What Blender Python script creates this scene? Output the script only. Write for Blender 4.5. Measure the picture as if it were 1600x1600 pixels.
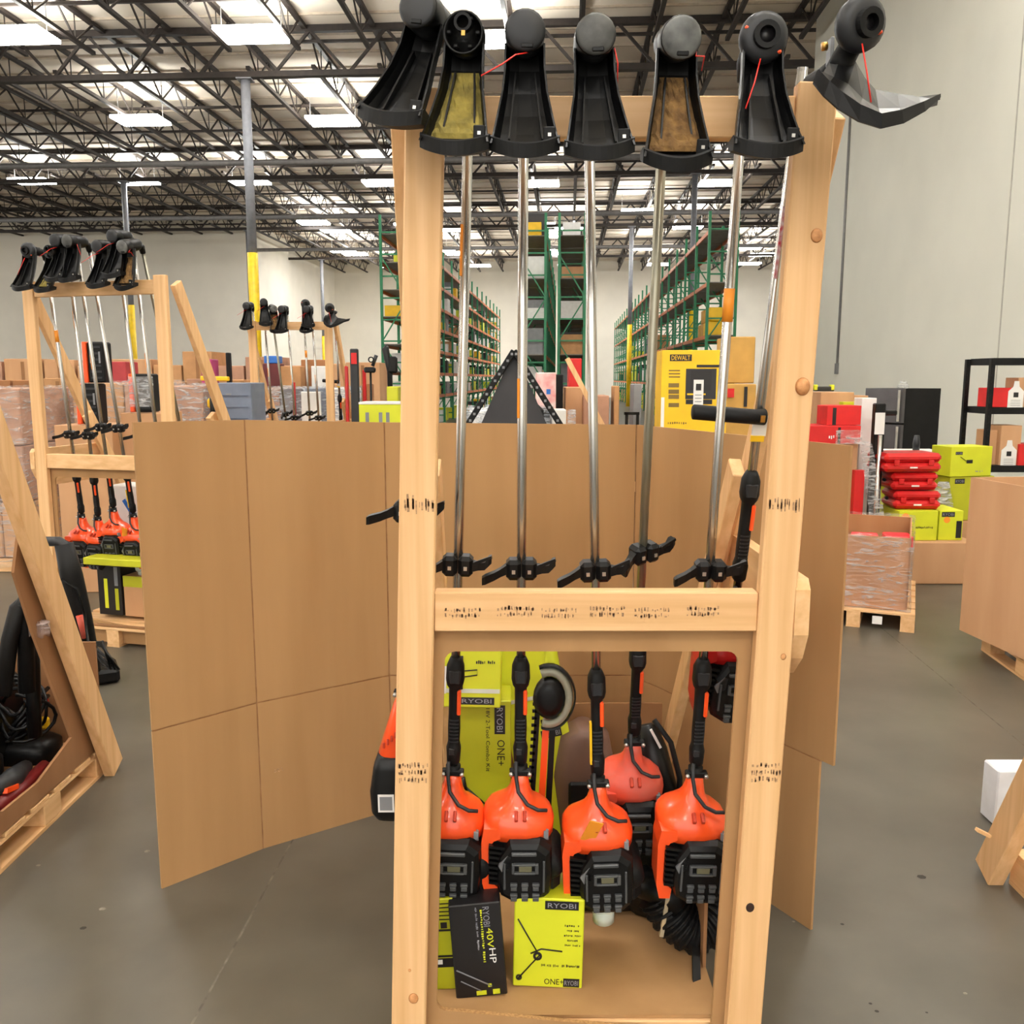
import bpy, bmesh, math, random
from mathutils import Vector, Matrix
random.seed(7)
for o in list(bpy.data.objects):
    bpy.data.objects.remove(o)
scene = bpy.context.scene
COL = scene.collection

# ------------------------------------------------------------------ camera
F, CH = 1400.0, 1.88                       # focal length in pixels of a 1600 frame, camera height
TH = math.atan(209.0 / F)                  # pitch down
CT, ST = math.cos(TH), math.sin(TH)
cam = bpy.data.cameras.new('camera')
cam.sensor_width = 36.0
cam.lens = 36.0 * F / 1600.0
cam.clip_end = 400
cam_o = bpy.data.objects.new('camera', cam)
COL.objects.link(cam_o)
cam_o.location = (0, 0, CH)
cam_o.rotation_euler = (math.pi / 2 - TH, 0, 0)
scene.camera = cam_o

# ------------------------------------------------------------------ world, exposure
world = bpy.data.worlds.new('world')
scene.world = world
world.use_nodes = True
bg = world.node_tree.nodes['Background']
bg.inputs[0].default_value = (1.0, 0.965, 0.90, 1)
bg.inputs[1].default_value = 2.45
vs = scene.view_settings
vs.view_transform = 'Standard'
vs.look = 'None'
vs.gamma = 1.0
vs.use_curve_mapping = False
vs.exposure = 0.32
ROOF_GLOW = 30.0                                # radiance of the roof lights

# ------------------------------------------------------------------ helpers
def P(px, py, d):
    """point of the place seen at (px, py) of the 1600 frame, d metres ahead over the floor"""
    u, v = (px - 800) / F, (800 - py) / F
    zc = d / (CT + v * ST)
    return Vector((u * zc, d, CH + zc * (v * CT - ST)))

def PZ(px, py, z):
    v = (800 - py) / F
    return P(px, py, (z - CH) / ((v * CT - ST) / (CT + v * ST)))

YAW = math.radians(3.5)                    # the building runs 3.5 degrees right of the view
def W(x, y, z=0.0):
    c, s = math.cos(YAW), math.sin(YAW)
    return Vector((x * c + y * s, -x * s + y * c, z))

def lin(c):
    c = c / 255.0
    return c / 12.92 if c <= 0.04045 else ((c + 0.055) / 1.055) ** 2.4

ORG = {}
MATS = {}

def mat(name, rgb, rough=0.5, metal=0.0, var=0.06, scale=6.0, stretch=(1, 1, 1), bump=0.0, spec=0.5,
        rgb2=None, detail=4.0, emit=0.0, coat=0.0):
    if name in MATS:
        return MATS[name]
    m = bpy.data.materials.new(name)
    m.use_nodes = True
    nt = m.node_tree
    b = nt.nodes['Principled BSDF']
    tc = nt.nodes.new('ShaderNodeTexCoord')
    mp = nt.nodes.new('ShaderNodeMapping')
    mp.inputs['Scale'].default_value = stretch
    nz = nt.nodes.new('ShaderNodeTexNoise')
    nz.inputs['Scale'].default_value = scale
    nz.inputs['Detail'].default_value = detail
    rp = nt.nodes.new('ShaderNodeValToRGB')
    a = [lin(c) for c in rgb]
    if rgb2 is None:
        c0 = [max(0, x * (1 - var * 2)) for x in a]
        c1 = [min(1, x * (1 + var * 2)) for x in a]
    else:
        c0, c1 = a, [lin(c) for c in rgb2]
    rp.color_ramp.elements[0].position = 0.3
    rp.color_ramp.elements[1].position = 0.7
    rp.color_ramp.elements[0].color = (*c0, 1)
    rp.color_ramp.elements[1].color = (*c1, 1)
    L = nt.links.new
    L(tc.outputs['Object'], mp.inputs['Vector'])
    L(mp.outputs['Vector'], nz.inputs['Vector'])
    L(nz.outputs['Fac'], rp.inputs['Fac'])
    L(rp.outputs['Color'], b.inputs['Base Color'])
    b.inputs['Roughness'].default_value = rough
    b.inputs['Metallic'].default_value = metal
    b.inputs['Specular IOR Level'].default_value = spec
    b.inputs['Coat Weight'].default_value = coat
    if bump:
        bp = nt.nodes.new('ShaderNodeBump')
        bp.inputs['Strength'].default_value = bump
        bp.inputs['Distance'].default_value = 0.01
        L(nz.outputs['Fac'], bp.inputs['Height'])
        L(bp.outputs['Normal'], b.inputs['Normal'])
    if emit:
        b.inputs['Emission Color'].default_value = (*c1, 1)
        b.inputs['Emission Strength'].default_value = emit
    MATS[name] = m
    return m

def film(name, rgb=(235, 232, 230), opac=0.22):
    if name in MATS:
        return MATS[name]
    m = bpy.data.materials.new(name)
    m.use_nodes = True
    nt = m.node_tree
    nt.nodes.clear()
    L = nt.links.new
    out = nt.nodes.new('ShaderNodeOutputMaterial')
    mix = nt.nodes.new('ShaderNodeMixShader')
    tr = nt.nodes.new('ShaderNodeBsdfTransparent')
    pr = nt.nodes.new('ShaderNodeBsdfPrincipled')
    pr.inputs['Base Color'].default_value = (*[lin(c) for c in rgb], 1)
    pr.inputs['Roughness'].default_value = 0.18
    tc = nt.nodes.new('ShaderNodeTexCoord')
    mp = nt.nodes.new('ShaderNodeMapping')
    mp.inputs['Rotation'].default_value = (0.2, 0.5, 0.3)
    mp.inputs['Scale'].default_value = (3, 3, 14)
    nz = nt.nodes.new('ShaderNodeTexNoise')
    nz.inputs['Scale'].default_value = 2.2
    nz.inputs['Detail'].default_value = 5
    nz.inputs['Distortion'].default_value = 1.2
    rp = nt.nodes.new('ShaderNodeValToRGB')
    rp.color_ramp.elements[0].position = 0.45
    rp.color_ramp.elements[1].position = 0.75
    rp.color_ramp.elements[0].color = (opac * 0.4,) * 3 + (1,)
    rp.color_ramp.elements[1].color = (min(1, opac * 2.6),) * 3 + (1,)
    bp = nt.nodes.new('ShaderNodeBump')
    bp.inputs['Strength'].default_value = 0.9
    bp.inputs['Distance'].default_value = 0.03
    L(tc.outputs['Object'], mp.inputs['Vector'])
    L(mp.outputs['Vector'], nz.inputs['Vector'])
    L(nz.outputs['Fac'], rp.inputs['Fac'])
    L(nz.outputs['Fac'], bp.inputs['Height'])
    L(bp.outputs['Normal'], pr.inputs['Normal'])
    L(rp.outputs['Color'], mix.inputs['Fac'])
    L(tr.outputs[0], mix.inputs[1])
    L(pr.outputs[0], mix.inputs[2])
    L(mix.outputs[0], out.inputs['Surface'])
    MATS[name] = m
    return m

def ortho(d, up=None):
    """frame (side, up, dir) for a direction"""
    d = Vector(d).normalized()
    up = Vector(up) if up is not None else Vector((0, 0, 1))
    if abs(d.dot(up.normalized())) > 0.995:
        up = Vector((0, -1, 0))
    s = d.cross(up).normalized()
    u = s.cross(d).normalized()
    return s, u, d

class MB:
    """collects shapes; build() links them as one mesh object"""
    def __init__(self):
        self.v, self.f, self.mi, self.sm = [], [], [], []
        self.cur = 0
        self.xf = None
    def add(self, vs_, fs, smooth=False):
        b = len(self.v)
        for p in vs_:
            p = Vector(p)
            if self.xf is not None:
                p = self.xf @ p
            self.v.append(p)
        for q in fs:
            self.f.append([b + i for i in q])
            self.mi.append(self.cur)
            self.sm.append(smooth)
        return self
    def box(self, c, s, R=None, ch=0.0):
        c = Vector(c)
        h = [x / 2 for x in s]
        vs_, fs = [], []
        if ch <= 0:
            for z in (-1, 1):
                for y in (-1, 1):
                    for x in (-1, 1):
                        vs_.append(Vector((x * h[0], y * h[1], z * h[2])))
            fs = [(0, 2, 3, 1), (4, 5, 7, 6), (0, 1, 5, 4), (2, 6, 7, 3), (0, 4, 6, 2), (1, 3, 7, 5)]
        else:
            ch = min(ch, min(h) * 0.95)
            idx = {}
            for z in (-1, 1):
                for y in (-1, 1):
                    for x in (-1, 1):
                        for a in range(3):
                            e = [h[0] - ch, h[1] - ch, h[2] - ch]
                            e[a] = h[a]
                            idx[(x, y, z, a)] = len(vs_)
                            vs_.append(Vector((x * e[0], y * e[1], z * e[2])))
            for a in range(3):
                b_, c_ = (a + 1) % 3, (a + 2) % 3
                for s_ in (-1, 1):
                    q = []
                    for (p1, p2) in ((-1, -1), (1, -1), (1, 1), (-1, 1)):
                        k = [0, 0, 0]
                        k[a], k[b_], k[c_] = s_, p1, p2
                        q.append(idx[(*k, a)])
                    fs.append(q if s_ > 0 else q[::-1])
                for s1 in (-1, 1):
                    for s2 in (-1, 1):
                        k0, k1 = [0, 0, 0], [0, 0, 0]
                        k0[b_], k0[c_], k0[a] = s1, s2, -1
                        k1[b_], k1[c_], k1[a] = s1, s2, 1
                        q = [idx[(*k0, b_)], idx[(*k1, b_)], idx[(*k1, c_)], idx[(*k0, c_)]]
                        fs.append(q if s1 * s2 < 0 else q[::-1])
            for z in (-1, 1):
                for y in (-1, 1):
                    for x in (-1, 1):
                        q = [idx[(x, y, z, a)] for a in range(3)]
                        fs.append(q if x * y * z > 0 else q[::-1])
        vs_ = [(R @ p if R is not None else p) + c for p in vs_]
        return self.add(vs_, fs)
    def bar(self, p0, p1, w, h, up=None, ch=0.0):
        p0, p1 = Vector(p0), Vector(p1)
        s, u, d = ortho(p1 - p0, up)
        R = Matrix((s, u, d)).transposed()
        return self.box((p0 + p1) / 2, (w, h, (p1 - p0).length), R, ch)
    def tube(self, pts, r, n=8, smooth=True):
        pts = [Vector(p) for p in pts]
        rs = r if isinstance(r, (list, tuple)) else [r] * len(pts)
        vs_, fs = [], []
        pu = None
        for i, p in enumerate(pts):
            d = (pts[min(i + 1, len(pts) - 1)] - pts[max(i - 1, 0)])
            if d.length < 1e-9:
                d = Vector((0, 0, 1))
            d.normalize()
            if pu is None:
                s, u, _ = ortho(d)
            else:
                u = (pu - d * pu.dot(d))
                u = u.normalized() if u.length > 1e-6 else ortho(d)[1]
                s = d.cross(u).normalized()
            pu = u
            for k in range(n):
                a = 2 * math.pi * k / n
                vs_.append(p + (s * math.cos(a) + u * math.sin(a)) * rs[i])
        for i in range(len(pts) - 1):
            for k in range(n):
                a, b = i * n + k, i * n + (k + 1) % n
                fs.append((a, b, b + n, a + n))
        fs.append(tuple(range(n))[::-1])
        fs.append(tuple((len(pts) - 1) * n + k for k in range(n)))
        return self.add(vs_, fs, smooth)
    def cyl(self, p0, p1, r0, r1=None, n=12):
        return self.tube([p0, p1], [r0, r0 if r1 is None else r1], n)
    def loft(self, rings, cap=True, smooth=True, closed=True):
        n = len(rings[0])
        vs_ = [p for r in rings for p in r]
        fs = []
        for i in range(len(rings) - 1):
            for k in range(n if closed else n - 1):
                a, b = i * n + k, i * n + (k + 1) % n
                fs.append((a, b, b + n, a + n))
        if cap and closed:
            fs.append(tuple(range(n))[::-1])
            fs.append(tuple((len(rings) - 1) * n + k for k in range(n)))
        return self.add(vs_, fs, smooth)
    def prism(self, poly, o, ax, ay, t, az=None):
        """poly in the (ax, ay) plane through o, thickened by t along ax x ay"""
        o, ax, ay = Vector(o), Vector(ax), Vector(ay)
        az = Vector(az) if az is not None else ax.cross(ay).normalized()
        n = len(poly)
        vs_ = [o + ax * a + ay * b for a, b in poly] + [o + ax * a + ay * b + az * t for a, b in poly]
        fs = [tuple(range(n))[::-1], tuple(range(n, 2 * n))]
        for k in range(n):
            j = (k + 1) % n
            fs.append((k, j, j + n, k + n))
        return self.add(vs_, fs)
    def plate(self, o, ax, ay, w, h, t=0.0006):
        ax, ay = Vector(ax), Vector(ay)
        return self.prism([(-w / 2, -h / 2), (w / 2, -h / 2), (w / 2, h / 2), (-w / 2, h / 2)], o, ax, ay, t)
    def ring(self, o, ax, ay, r0, r1, t, n=20):
        o, ax, ay = Vector(o), Vector(ax), Vector(ay)
        az = ax.cross(ay).normalized()
        vs_, fs = [], []
        for k in range(n):
            a = 2 * math.pi * k / n
            d = ax * math.cos(a) + ay * math.sin(a)
            vs_ += [o + d * r0, o + d * r1, o + d * r1 + az * t, o + d * r0 + az * t]
        for k in range(n):
            a, b = 4 * k, 4 * ((k + 1) % n)
            for q in range(4):
                r = (q + 1) % 4
                fs.append((a + q, a + r, b + r, b + q))
        return self.add(vs_, fs, False)
    def text(self, s, o, ax, ay, h, w=None, t=0.0005):
        """flat letters centred at o: ax reading direction, ay up, h letter height"""
        cu = bpy.data.curves.new('lettering', 'FONT')
        cu.body = s
        cu.align_x, cu.align_y = 'LEFT', 'BOTTOM'
        cu.resolution_u = 2
        ob = bpy.data.objects.new('lettering', cu)
        me = bpy.data.meshes.new_from_object(ob)
        xs = [v.co.x for v in me.vertices]
        ys = [v.co.y for v in me.vertices]
        x0, x1, y0, y1 = min(xs), max(xs), min(ys), max(ys)
        k = h / max(1e-6, y1 - y0)
        kx = k if w is None else w / max(1e-6, x1 - x0)
        o, ax, ay = Vector(o), Vector(ax).normalized(), Vector(ay).normalized()
        az = ax.cross(ay)
        vs_ = [o + ax * ((v.co.x - (x0 + x1) / 2) * kx) + ay * ((v.co.y - (y0 + y1) / 2) * k) + az * t for v in me.vertices]
        fs = [tuple(p.vertices) for p in me.polygons]
        self.add(vs_, fs)
        bpy.data.objects.remove(ob)
        bpy.data.curves.remove(cu)
        bpy.data.meshes.remove(me)
        return self
    def scribble(self, s, o, ax, ay, h, w, t=0.0005):
        """small print too fine to read: one broken stroke per character of s"""
        o, ax, ay = Vector(o), Vector(ax).normalized(), Vector(ay).normalized()
        n = s
        rn = random.Random(n * 7 + int(w * 1000))
        for k in range(n):
            if rn.random() < .14:
                continue
            x = -w / 2 + w * (k + .5) / n
            self.plate(o + ax * x + ay * h * rn.uniform(-.12, .12), ax, ay, w / n * rn.uniform(.35, .8), h * rn.uniform(.5, 1), t)
        return self
    def build(self, name, m, parent=None, label=None, cat=None, group=None, kind=None, loc=None, rot=None):
        if parent is not None:
            org = ORG[parent]
        elif loc is not None:
            org = Vector(loc)
        else:
            xs = [p.x for p in self.v]; ys = [p.y for p in self.v]; zs = [p.z for p in self.v]
            org = Vector(((min(xs) + max(xs)) / 2, (min(ys) + max(ys)) / 2, min(zs)))
        me = bpy.data.meshes.new(name)
        me.from_pydata([tuple(p - org) for p in self.v], [], self.f)
        ms = m if isinstance(m, (list, tuple)) else [m]
        for x in ms:
            me.materials.append(x)
        me.polygons.foreach_set('material_index', self.mi)
        me.polygons.foreach_set('use_smooth', self.sm)
        me.update()
        o = bpy.data.objects.new(name, me)
        COL.objects.link(o)
        ORG[o] = org
        if parent is not None:
            o.parent = parent
        else:
            o.location = org
            if rot:
                o.rotation_euler = (0, 0, rot)
        tag(o, label, cat, group, kind)
        return o

def tag(o, label=None, cat=None, group=None, kind=None):
    if label: o['label'] = label
    if cat: o['category'] = cat
    if group: o['group'] = group
    if kind: o['kind'] = kind
    return o

def thing(name, label, cat, loc=(0, 0, 0), group=None, org=None):
    o = bpy.data.objects.new(name, None)
    COL.objects.link(o)
    o.empty_display_size = 0.1
    o.location = loc
    ORG[o] = Vector(loc) if org is None else Vector(org)
    return tag(o, label, cat, group)

def copy_tree(o, parent=None):
    c = o.copy()
    COL.objects.link(c)
    c.parent = parent
    for ch in list(o.children):
        copy_tree(ch, c)
    return c

X, Y, Z = Vector((1, 0, 0)), Vector((0, 1, 0)), Vector((0, 0, 1))

def sellipse(c, hx, hy, z, n=20, e=2.6):
    r = []
    for k in range(n):
        a = 2 * math.pi * k / n
        ca, sa = math.cos(a), math.sin(a)
        r.append(Vector((c[0] + hx * math.copysign(abs(ca) ** (2 / e), ca),
                         c[1] + hy * math.copysign(abs(sa) ** (2 / e), sa), z)))
    return r

# ------------------------------------------------------------------ materials
PINE, PINE2 = (214, 167, 114), (234, 192, 142)
WX = mat('pine_grain_along_x', PINE, 0.6, rgb2=PINE2, scale=1.0, stretch=(1.2, 34, 34), bump=0.12, detail=5)
WY = mat('pine_grain_along_y', PINE, 0.6, rgb2=PINE2, scale=1.0, stretch=(34, 1.2, 34), bump=0.12, detail=5)
WZ = mat('pine_grain_along_z', PINE, 0.6, rgb2=PINE2, scale=1.0, stretch=(34, 34, 1.2), bump=0.12, detail=5)
WK = mat('pine_knot', (172, 112, 66), 0.6, rgb2=(220, 160, 104), scale=60)
INK = mat('lumber_stamp_ink', (126, 100, 82), 0.8, rgb2=(204, 160, 116), scale=120)
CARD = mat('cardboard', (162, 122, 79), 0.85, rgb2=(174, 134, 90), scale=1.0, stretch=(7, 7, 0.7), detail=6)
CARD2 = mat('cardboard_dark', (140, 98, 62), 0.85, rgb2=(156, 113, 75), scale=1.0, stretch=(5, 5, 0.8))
CARDE = mat('cardboard_cut_edge', (196, 152, 100), 0.9, rgb2=(150, 110, 70), scale=1.0, stretch=(160, 160, 4))
BLK = mat('black_plastic', (9, 9, 10), 0.40, var=0.2, spec=.32)
BLKM = mat('matt_black_plastic', (14, 14, 15), 0.55, var=0.2, spec=.28)
DGREY = mat('dark_grey_plastic', (42, 43, 46), 0.42, var=0.1, spec=.4)
GREY = mat('grey_plastic', (128, 130, 134), 0.45)
STEEL = mat('steel_tube', (190, 188, 184), 0.26, metal=1.0, var=0.04, stretch=(8, 8, 1))
STEELD = mat('worn_steel_tube', (150, 146, 130), 0.36, metal=0.9, var=0.1, stretch=(8, 8, 1))
BOLT = mat('zinc_bolt', (205, 203, 198), 0.3, metal=0.8)
BRASS = mat('brass_bolt', (190, 150, 80), 0.3, metal=0.9)
ORANGE = mat('orange_plastic', (250, 84, 30), 0.3, var=0.05, coat=0.3)
ORANGED = mat('dusty_orange_plastic', (226, 70, 40), 0.5, rgb2=(196, 96, 80), scale=14)
ORTAG = mat('orange_sticker', (240, 150, 40), 0.5)
REDP = mat('red_plastic', (196, 22, 24), 0.35, var=0.06, coat=0.2)
REDC = mat('red_carton', (206, 28, 28), 0.55, var=0.06)
REDL = mat('red_trimmer_line', (236, 50, 40), 0.4)
LIME = mat('lime_print', (208, 214, 38), 0.5, var=0.05, scale=3)
LIMED = mat('olive_lime_print', (184, 186, 30), 0.5, var=0.05, scale=3)
YEL = mat('yellow_print', (238, 190, 20), 0.5, var=0.05, scale=3)
WHITE = mat('white_label', (232, 231, 228), 0.5, var=0.03)
OFFW = mat('milky_white_plastic', (208, 216, 206), 0.4, var=0.05)
PINKP = mat('pink_print', (226, 150, 150), 0.5, rgb2=(236, 226, 222), scale=9)
BLUEP = mat('blue_plastic', (40, 108, 196), 0.4)
MAGE = mat('magenta_print', (176, 60, 116), 0.5)
BLUEG = mat('blue_grey_panel', (112, 122, 142), 0.5, var=0.06)
PRBLK = mat('black_print', (24, 22, 24), 0.45)
PRGRY = mat('grey_print', (150, 150, 160), 0.5)
TAPE = mat('clear_tape', (206, 210, 196), 0.25)
DIRT1 = mat('dried_grass_dirt', (150, 134, 62), 0.95, rgb2=(108, 96, 44), scale=30, bump=0.6)
DIRT2 = mat('caked_brown_dirt', (134, 102, 58), 0.95, rgb2=(92, 66, 36), scale=45, bump=1.0)
GREEN = mat('green_rack_paint', (22, 118, 76), 0.45, var=0.06)
RORANGE = mat('orange_rack_beam', (206, 112, 60), 0.5, var=0.06)
DECK = mat('grey_wire_deck', (120, 116, 110), 0.6, var=0.1, scale=4)
WRAP = film('stretch_wrap')
WRAPH = film('heavy_stretch_wrap', (226, 226, 228), 0.34)
# ================================================================== the building
ROOF = CH + 11.4
CONC = mat('sealed_concrete', (78, 74, 65), 0.36, rgb2=(101, 96, 85), scale=1.6, detail=10, bump=0.03, spec=0.4)
JOINT = mat('floor_joint_filler', (128, 122, 110), 0.7, rgb2=(70, 66, 58), scale=14)
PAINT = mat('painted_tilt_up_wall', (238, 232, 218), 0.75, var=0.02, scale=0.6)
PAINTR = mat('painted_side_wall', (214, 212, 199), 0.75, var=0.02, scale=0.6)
WJ = mat('wall_joint_sealant', (168, 164, 152), 0.8)
ROOFM = mat('roof_deck_panel', (232, 220, 204), 0.8, var=0.04, scale=0.5)
RIB = mat('roof_deck_rib', (190, 176, 158), 0.8)
TRUSS = mat('dark_truss_paint', (44, 36, 32), 0.6, var=0.15)
PIPE = mat('grey_sprinkler_pipe', (120, 118, 118), 0.5)
COLG = mat('grey_column_paint', (134, 136, 142), 0.5)
COLY = mat('yellow_column_guard', (240, 200, 20), 0.45)
ROOF_GLOW_DOWN = mat('roof_light_diffuser', (255, 252, 244), 0.5, emit=ROOF_GLOW)
ROOF_GLOW_UP = mat('added_uplight', (255, 248, 236), 0.5, emit=ROOF_GLOW * 1.0)  # upward glow, added to brighten the roof deck

m = MB().box((0, 45, -0.1), (150, 150, 0.2))
floor = m.build('floor', CONC, kind='structure', loc=(0, 0, 0))
def fjoint(p0, p1, w=0.008):
    p0, p1 = Vector(p0), Vector(p1)
    d = (p1 - p0).normalized()
    s = Vector((-d.y, d.x, 0)) * (w / 2)
    MB().add([p0 - s, p1 - s, p1 + s, p0 + s], [(0, 1, 2, 3)]).build('floor_joint', JOINT, floor)
zz = Vector((0, 0, 0.0012))
a_, b_ = PZ(1400, 1000, 0), PZ(1600, 1165, 0)
fjoint(a_ + (a_ - b_) * 4 + zz, b_ + (b_ - a_) * 2 + zz)
a_, b_ = PZ(445, 1335, 0), PZ(300, 1600, 0)
fjoint(a_ + (a_ - b_) * 0.25 + zz, b_ + (b_ - a_) * 2 + zz)
# scuffs of spilt paint on the floor
mk = MB()
for px, py, w in [(160, 1420, .022), (60, 1352, .016), (1508, 1552, .012), (178, 1010, .03), (230, 1330, .02), (1240, 1440, .01), (100, 1195, .02)]:
    p = PZ(px, py, 0.0015)
    mk.add([p + Vector((math.cos(k) * w * (0.6 + 0.4 * math.sin(3 * k)), math.sin(k) * w * 0.5, 0)) for k in [i * 1.047 for i in range(6)]], [tuple(range(6))])
mk.build('paint_scuff', mat('pale_floor_scuff', (150, 145, 132), 0.8, rgb2=(112, 106, 94), scale=60), floor)
mk = MB()
for px, py, w in [(1360, 1568, .010), (1370, 1580, .012), (1448, 1582, .008), (1316, 1444, .012), (130, 1450, .02), (1440, 1370, .03)]:
    p = PZ(px, py, 0.0015)
    mk.add([p + Vector((math.cos(k) * w * (0.6 + 0.4 * math.sin(3 * k)), math.sin(k) * w * 0.5, 0)) for k in [i * 1.047 for i in range(6)]], [tuple(range(6))])
mk.build('dark_scuff', mat('dark_floor_scuff', (52, 48, 42), 0.8), floor)

def wbox(name, mt, x0, x1, y0, y1, z0, z1, **kw):
    m = MB().box(((x0 + x1) / 2, (y0 + y1) / 2, (z0 + z1) / 2), (x1 - x0, y1 - y0, z1 - z0))
    return m.build(name, mt, loc=(0, 0, 0), rot=-YAW, **kw)
wbox('wall_back', PAINT, -60, 46, 91, 91.4, 0, ROOF, kind='structure')
wbox('wall_left', PAINT, -60, -23.4, 66, 91, 0, ROOF, kind='structure')
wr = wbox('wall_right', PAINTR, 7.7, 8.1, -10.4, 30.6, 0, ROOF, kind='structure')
m = MB().box((-34.5, -10.2, ROOF / 2), (51, .4, ROOF)).box((6.0, -10.2, ROOF / 2), (3.4, .4, ROOF))
m.build('unseen_wall_front', PAINT, loc=(0, 0, 0), rot=-YAW, kind='structure')       # unseen wall, its gap shaped to let light in from behind the camera
for yj in (16.8,):
    MB().box((7.699, yj, ROOF / 2), (0.006, 0.05, ROOF)).build('wall_joint', WJ, wr)
# conduit on the right wall
m = MB().tube([(7.67, 26.4, 2.2), (7.67, 26.4, 9.6)], 0.035)
m.box((7.66, 26.4, 2.15), (0.08, 0.14, 0.3))
m.build('wall_conduit', PIPE, wr)

# roof deck with seams (ribs run across the building)
m = MB().box((-7, 61, ROOF + .1), (106, 60, .2)).box((-26, 8.5, ROOF + .1), (68, 45, .2))
ceil = m.build('ceiling', ROOFM, loc=(0, 0, 0), rot=-YAW, kind='structure')
rib = None
for i in range(46):
    y = 15 + i * 1.65
    if rib is None:
        rib = MB().box((-7, 15, ROOF - 0.03), (105, 0.10, 0.06)).build('deck_rib', RIB, ceil)
    else:
        c = rib.copy(); COL.objects.link(c); c.location = (0, y - 15, 0); c.parent = ceil

# open web joists: chords and web are shared by all bays
BAY = 15.1
jx = [-42.4 + 2.25 * i for i in range(36)]
jm = wm = None
for b in range(5):
    y0 = 15.7 + b * BAY
    for x in jx:
        if jm is None:
            m = MB()
            m.box((0, BAY / 2, -0.10), (0.16, BAY, 0.12))
            m.box((0, BAY / 2, -1.0), (0.13, BAY - 1.6, 0.11))
            jm = m.build('roof_joist', TRUSS, ceil, loc=(0, 0, 0))
            j = jm
            w = MB()
            n = 12
            for k in range(n):
                ya, yb = 0.75 + (BAY - 1.5) * k / n, 0.75 + (BAY - 1.5) * (k + 1) / n
                za, zb = (-0.12, -0.98) if k % 2 == 0 else (-0.98, -0.12)
                w.bar((0, ya, za), (0, yb, zb), 0.05, 0.05)
                if k % 2 == 0:
                    w.bar((0, yb, -0.98), (0, yb, -0.12), 0.03, 0.03)
            wm = w.build('web', TRUSS, jm)
        else:
            j = jm.copy(); COL.objects.link(j); j.parent = ceil
            c = wm.copy(); COL.objects.link(c); c.parent = j
        j.location = (x, y0, ROOF)

# deep girders across the building, on the columns
gm = None
for b in range(1, 5):
    yg = 15.7 + b * BAY
    if gm is None:
        m = MB()
        m.box((-6, 0, -0.12), (100, 0.2, 0.2))
        m.box((-6, 0, -1.5), (100, 0.22, 0.18))
        gm = m.build('roof_girder', TRUSS, ceil)
        g = gm
        w = MB()
        n = 80
        for k in range(n):
            xa, xb = -56 + 100 * k / n, -56 + 100 * (k + 1) / n
            za, zb = (-0.15, -1.5) if k % 2 == 0 else (-1.5, -0.15)
            w.bar((xa, 0, za), (xb, 0, zb), 0.09, 0.09)
        gw = w.build('web', TRUSS, gm)
    else:
        g = gm.copy(); COL.objects.link(g); g.parent = ceil
        c = gw.copy(); COL.objects.link(c); c.parent = g
    g.location = (0, yg, ROOF)
# bridging bars and sprinkler mains across the joists
for i in range(13):
    m = MB()
    y = 27.6 + i * 3.45
    m.box((-7 + (i % 3), y, ROOF - 0.42), (96, 0.09, 0.09))
    m.build('bridging_bar', TRUSS, ceil)
for y in (41, 54.5, 68):
    MB().tube([(-58, y, ROOF - 1.9), (44, y, ROOF - 1.9)], 0.13).build('sprinkler_main', PIPE, ceil)

# columns
def column(xw, yw, r, ytop, lab):
    o = W(xw, yw)
    t = thing('steel_column', lab, 'column', o)
    MB().tube([o + Z * ytop, o + Z * (ROOF - 1.6)], r, 12).build('shaft', COLG, t)
    MB().tube([o, o + Z * ytop], r * 1.15, 12).build('guard_sleeve', COLY, t)
    m = MB().box(o + Z * (ROOF - 1.62), (0.5, 0.5, 0.04)); m.build('cap_plate', COLG, t)
    t['kind'] = 'structure'
column(-10.75, 30.9, 0.16, 6.1, 'grey steel column with yellow lower sleeve behind the middle tool rack')
column(-22.4, 45.8, 0.14, 5.6, 'thin grey column rising behind the tool rack at the left cardboard')
column(-21.5, 61, 0.14, 5.4, 'far grey column with yellow base just beside the nearer yellow column')
column(-20.6, 76, 0.14, 5.4, 'farthest thin column seen between the shafts of the middle tool rack')
column(6.1, 45.9, 0.14, 5.4, 'grey column standing beside the long green pallet rack row')
column(4.1, 61, 0.14, 5.4, 'far thin column behind the long green pallet rack row')

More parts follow.
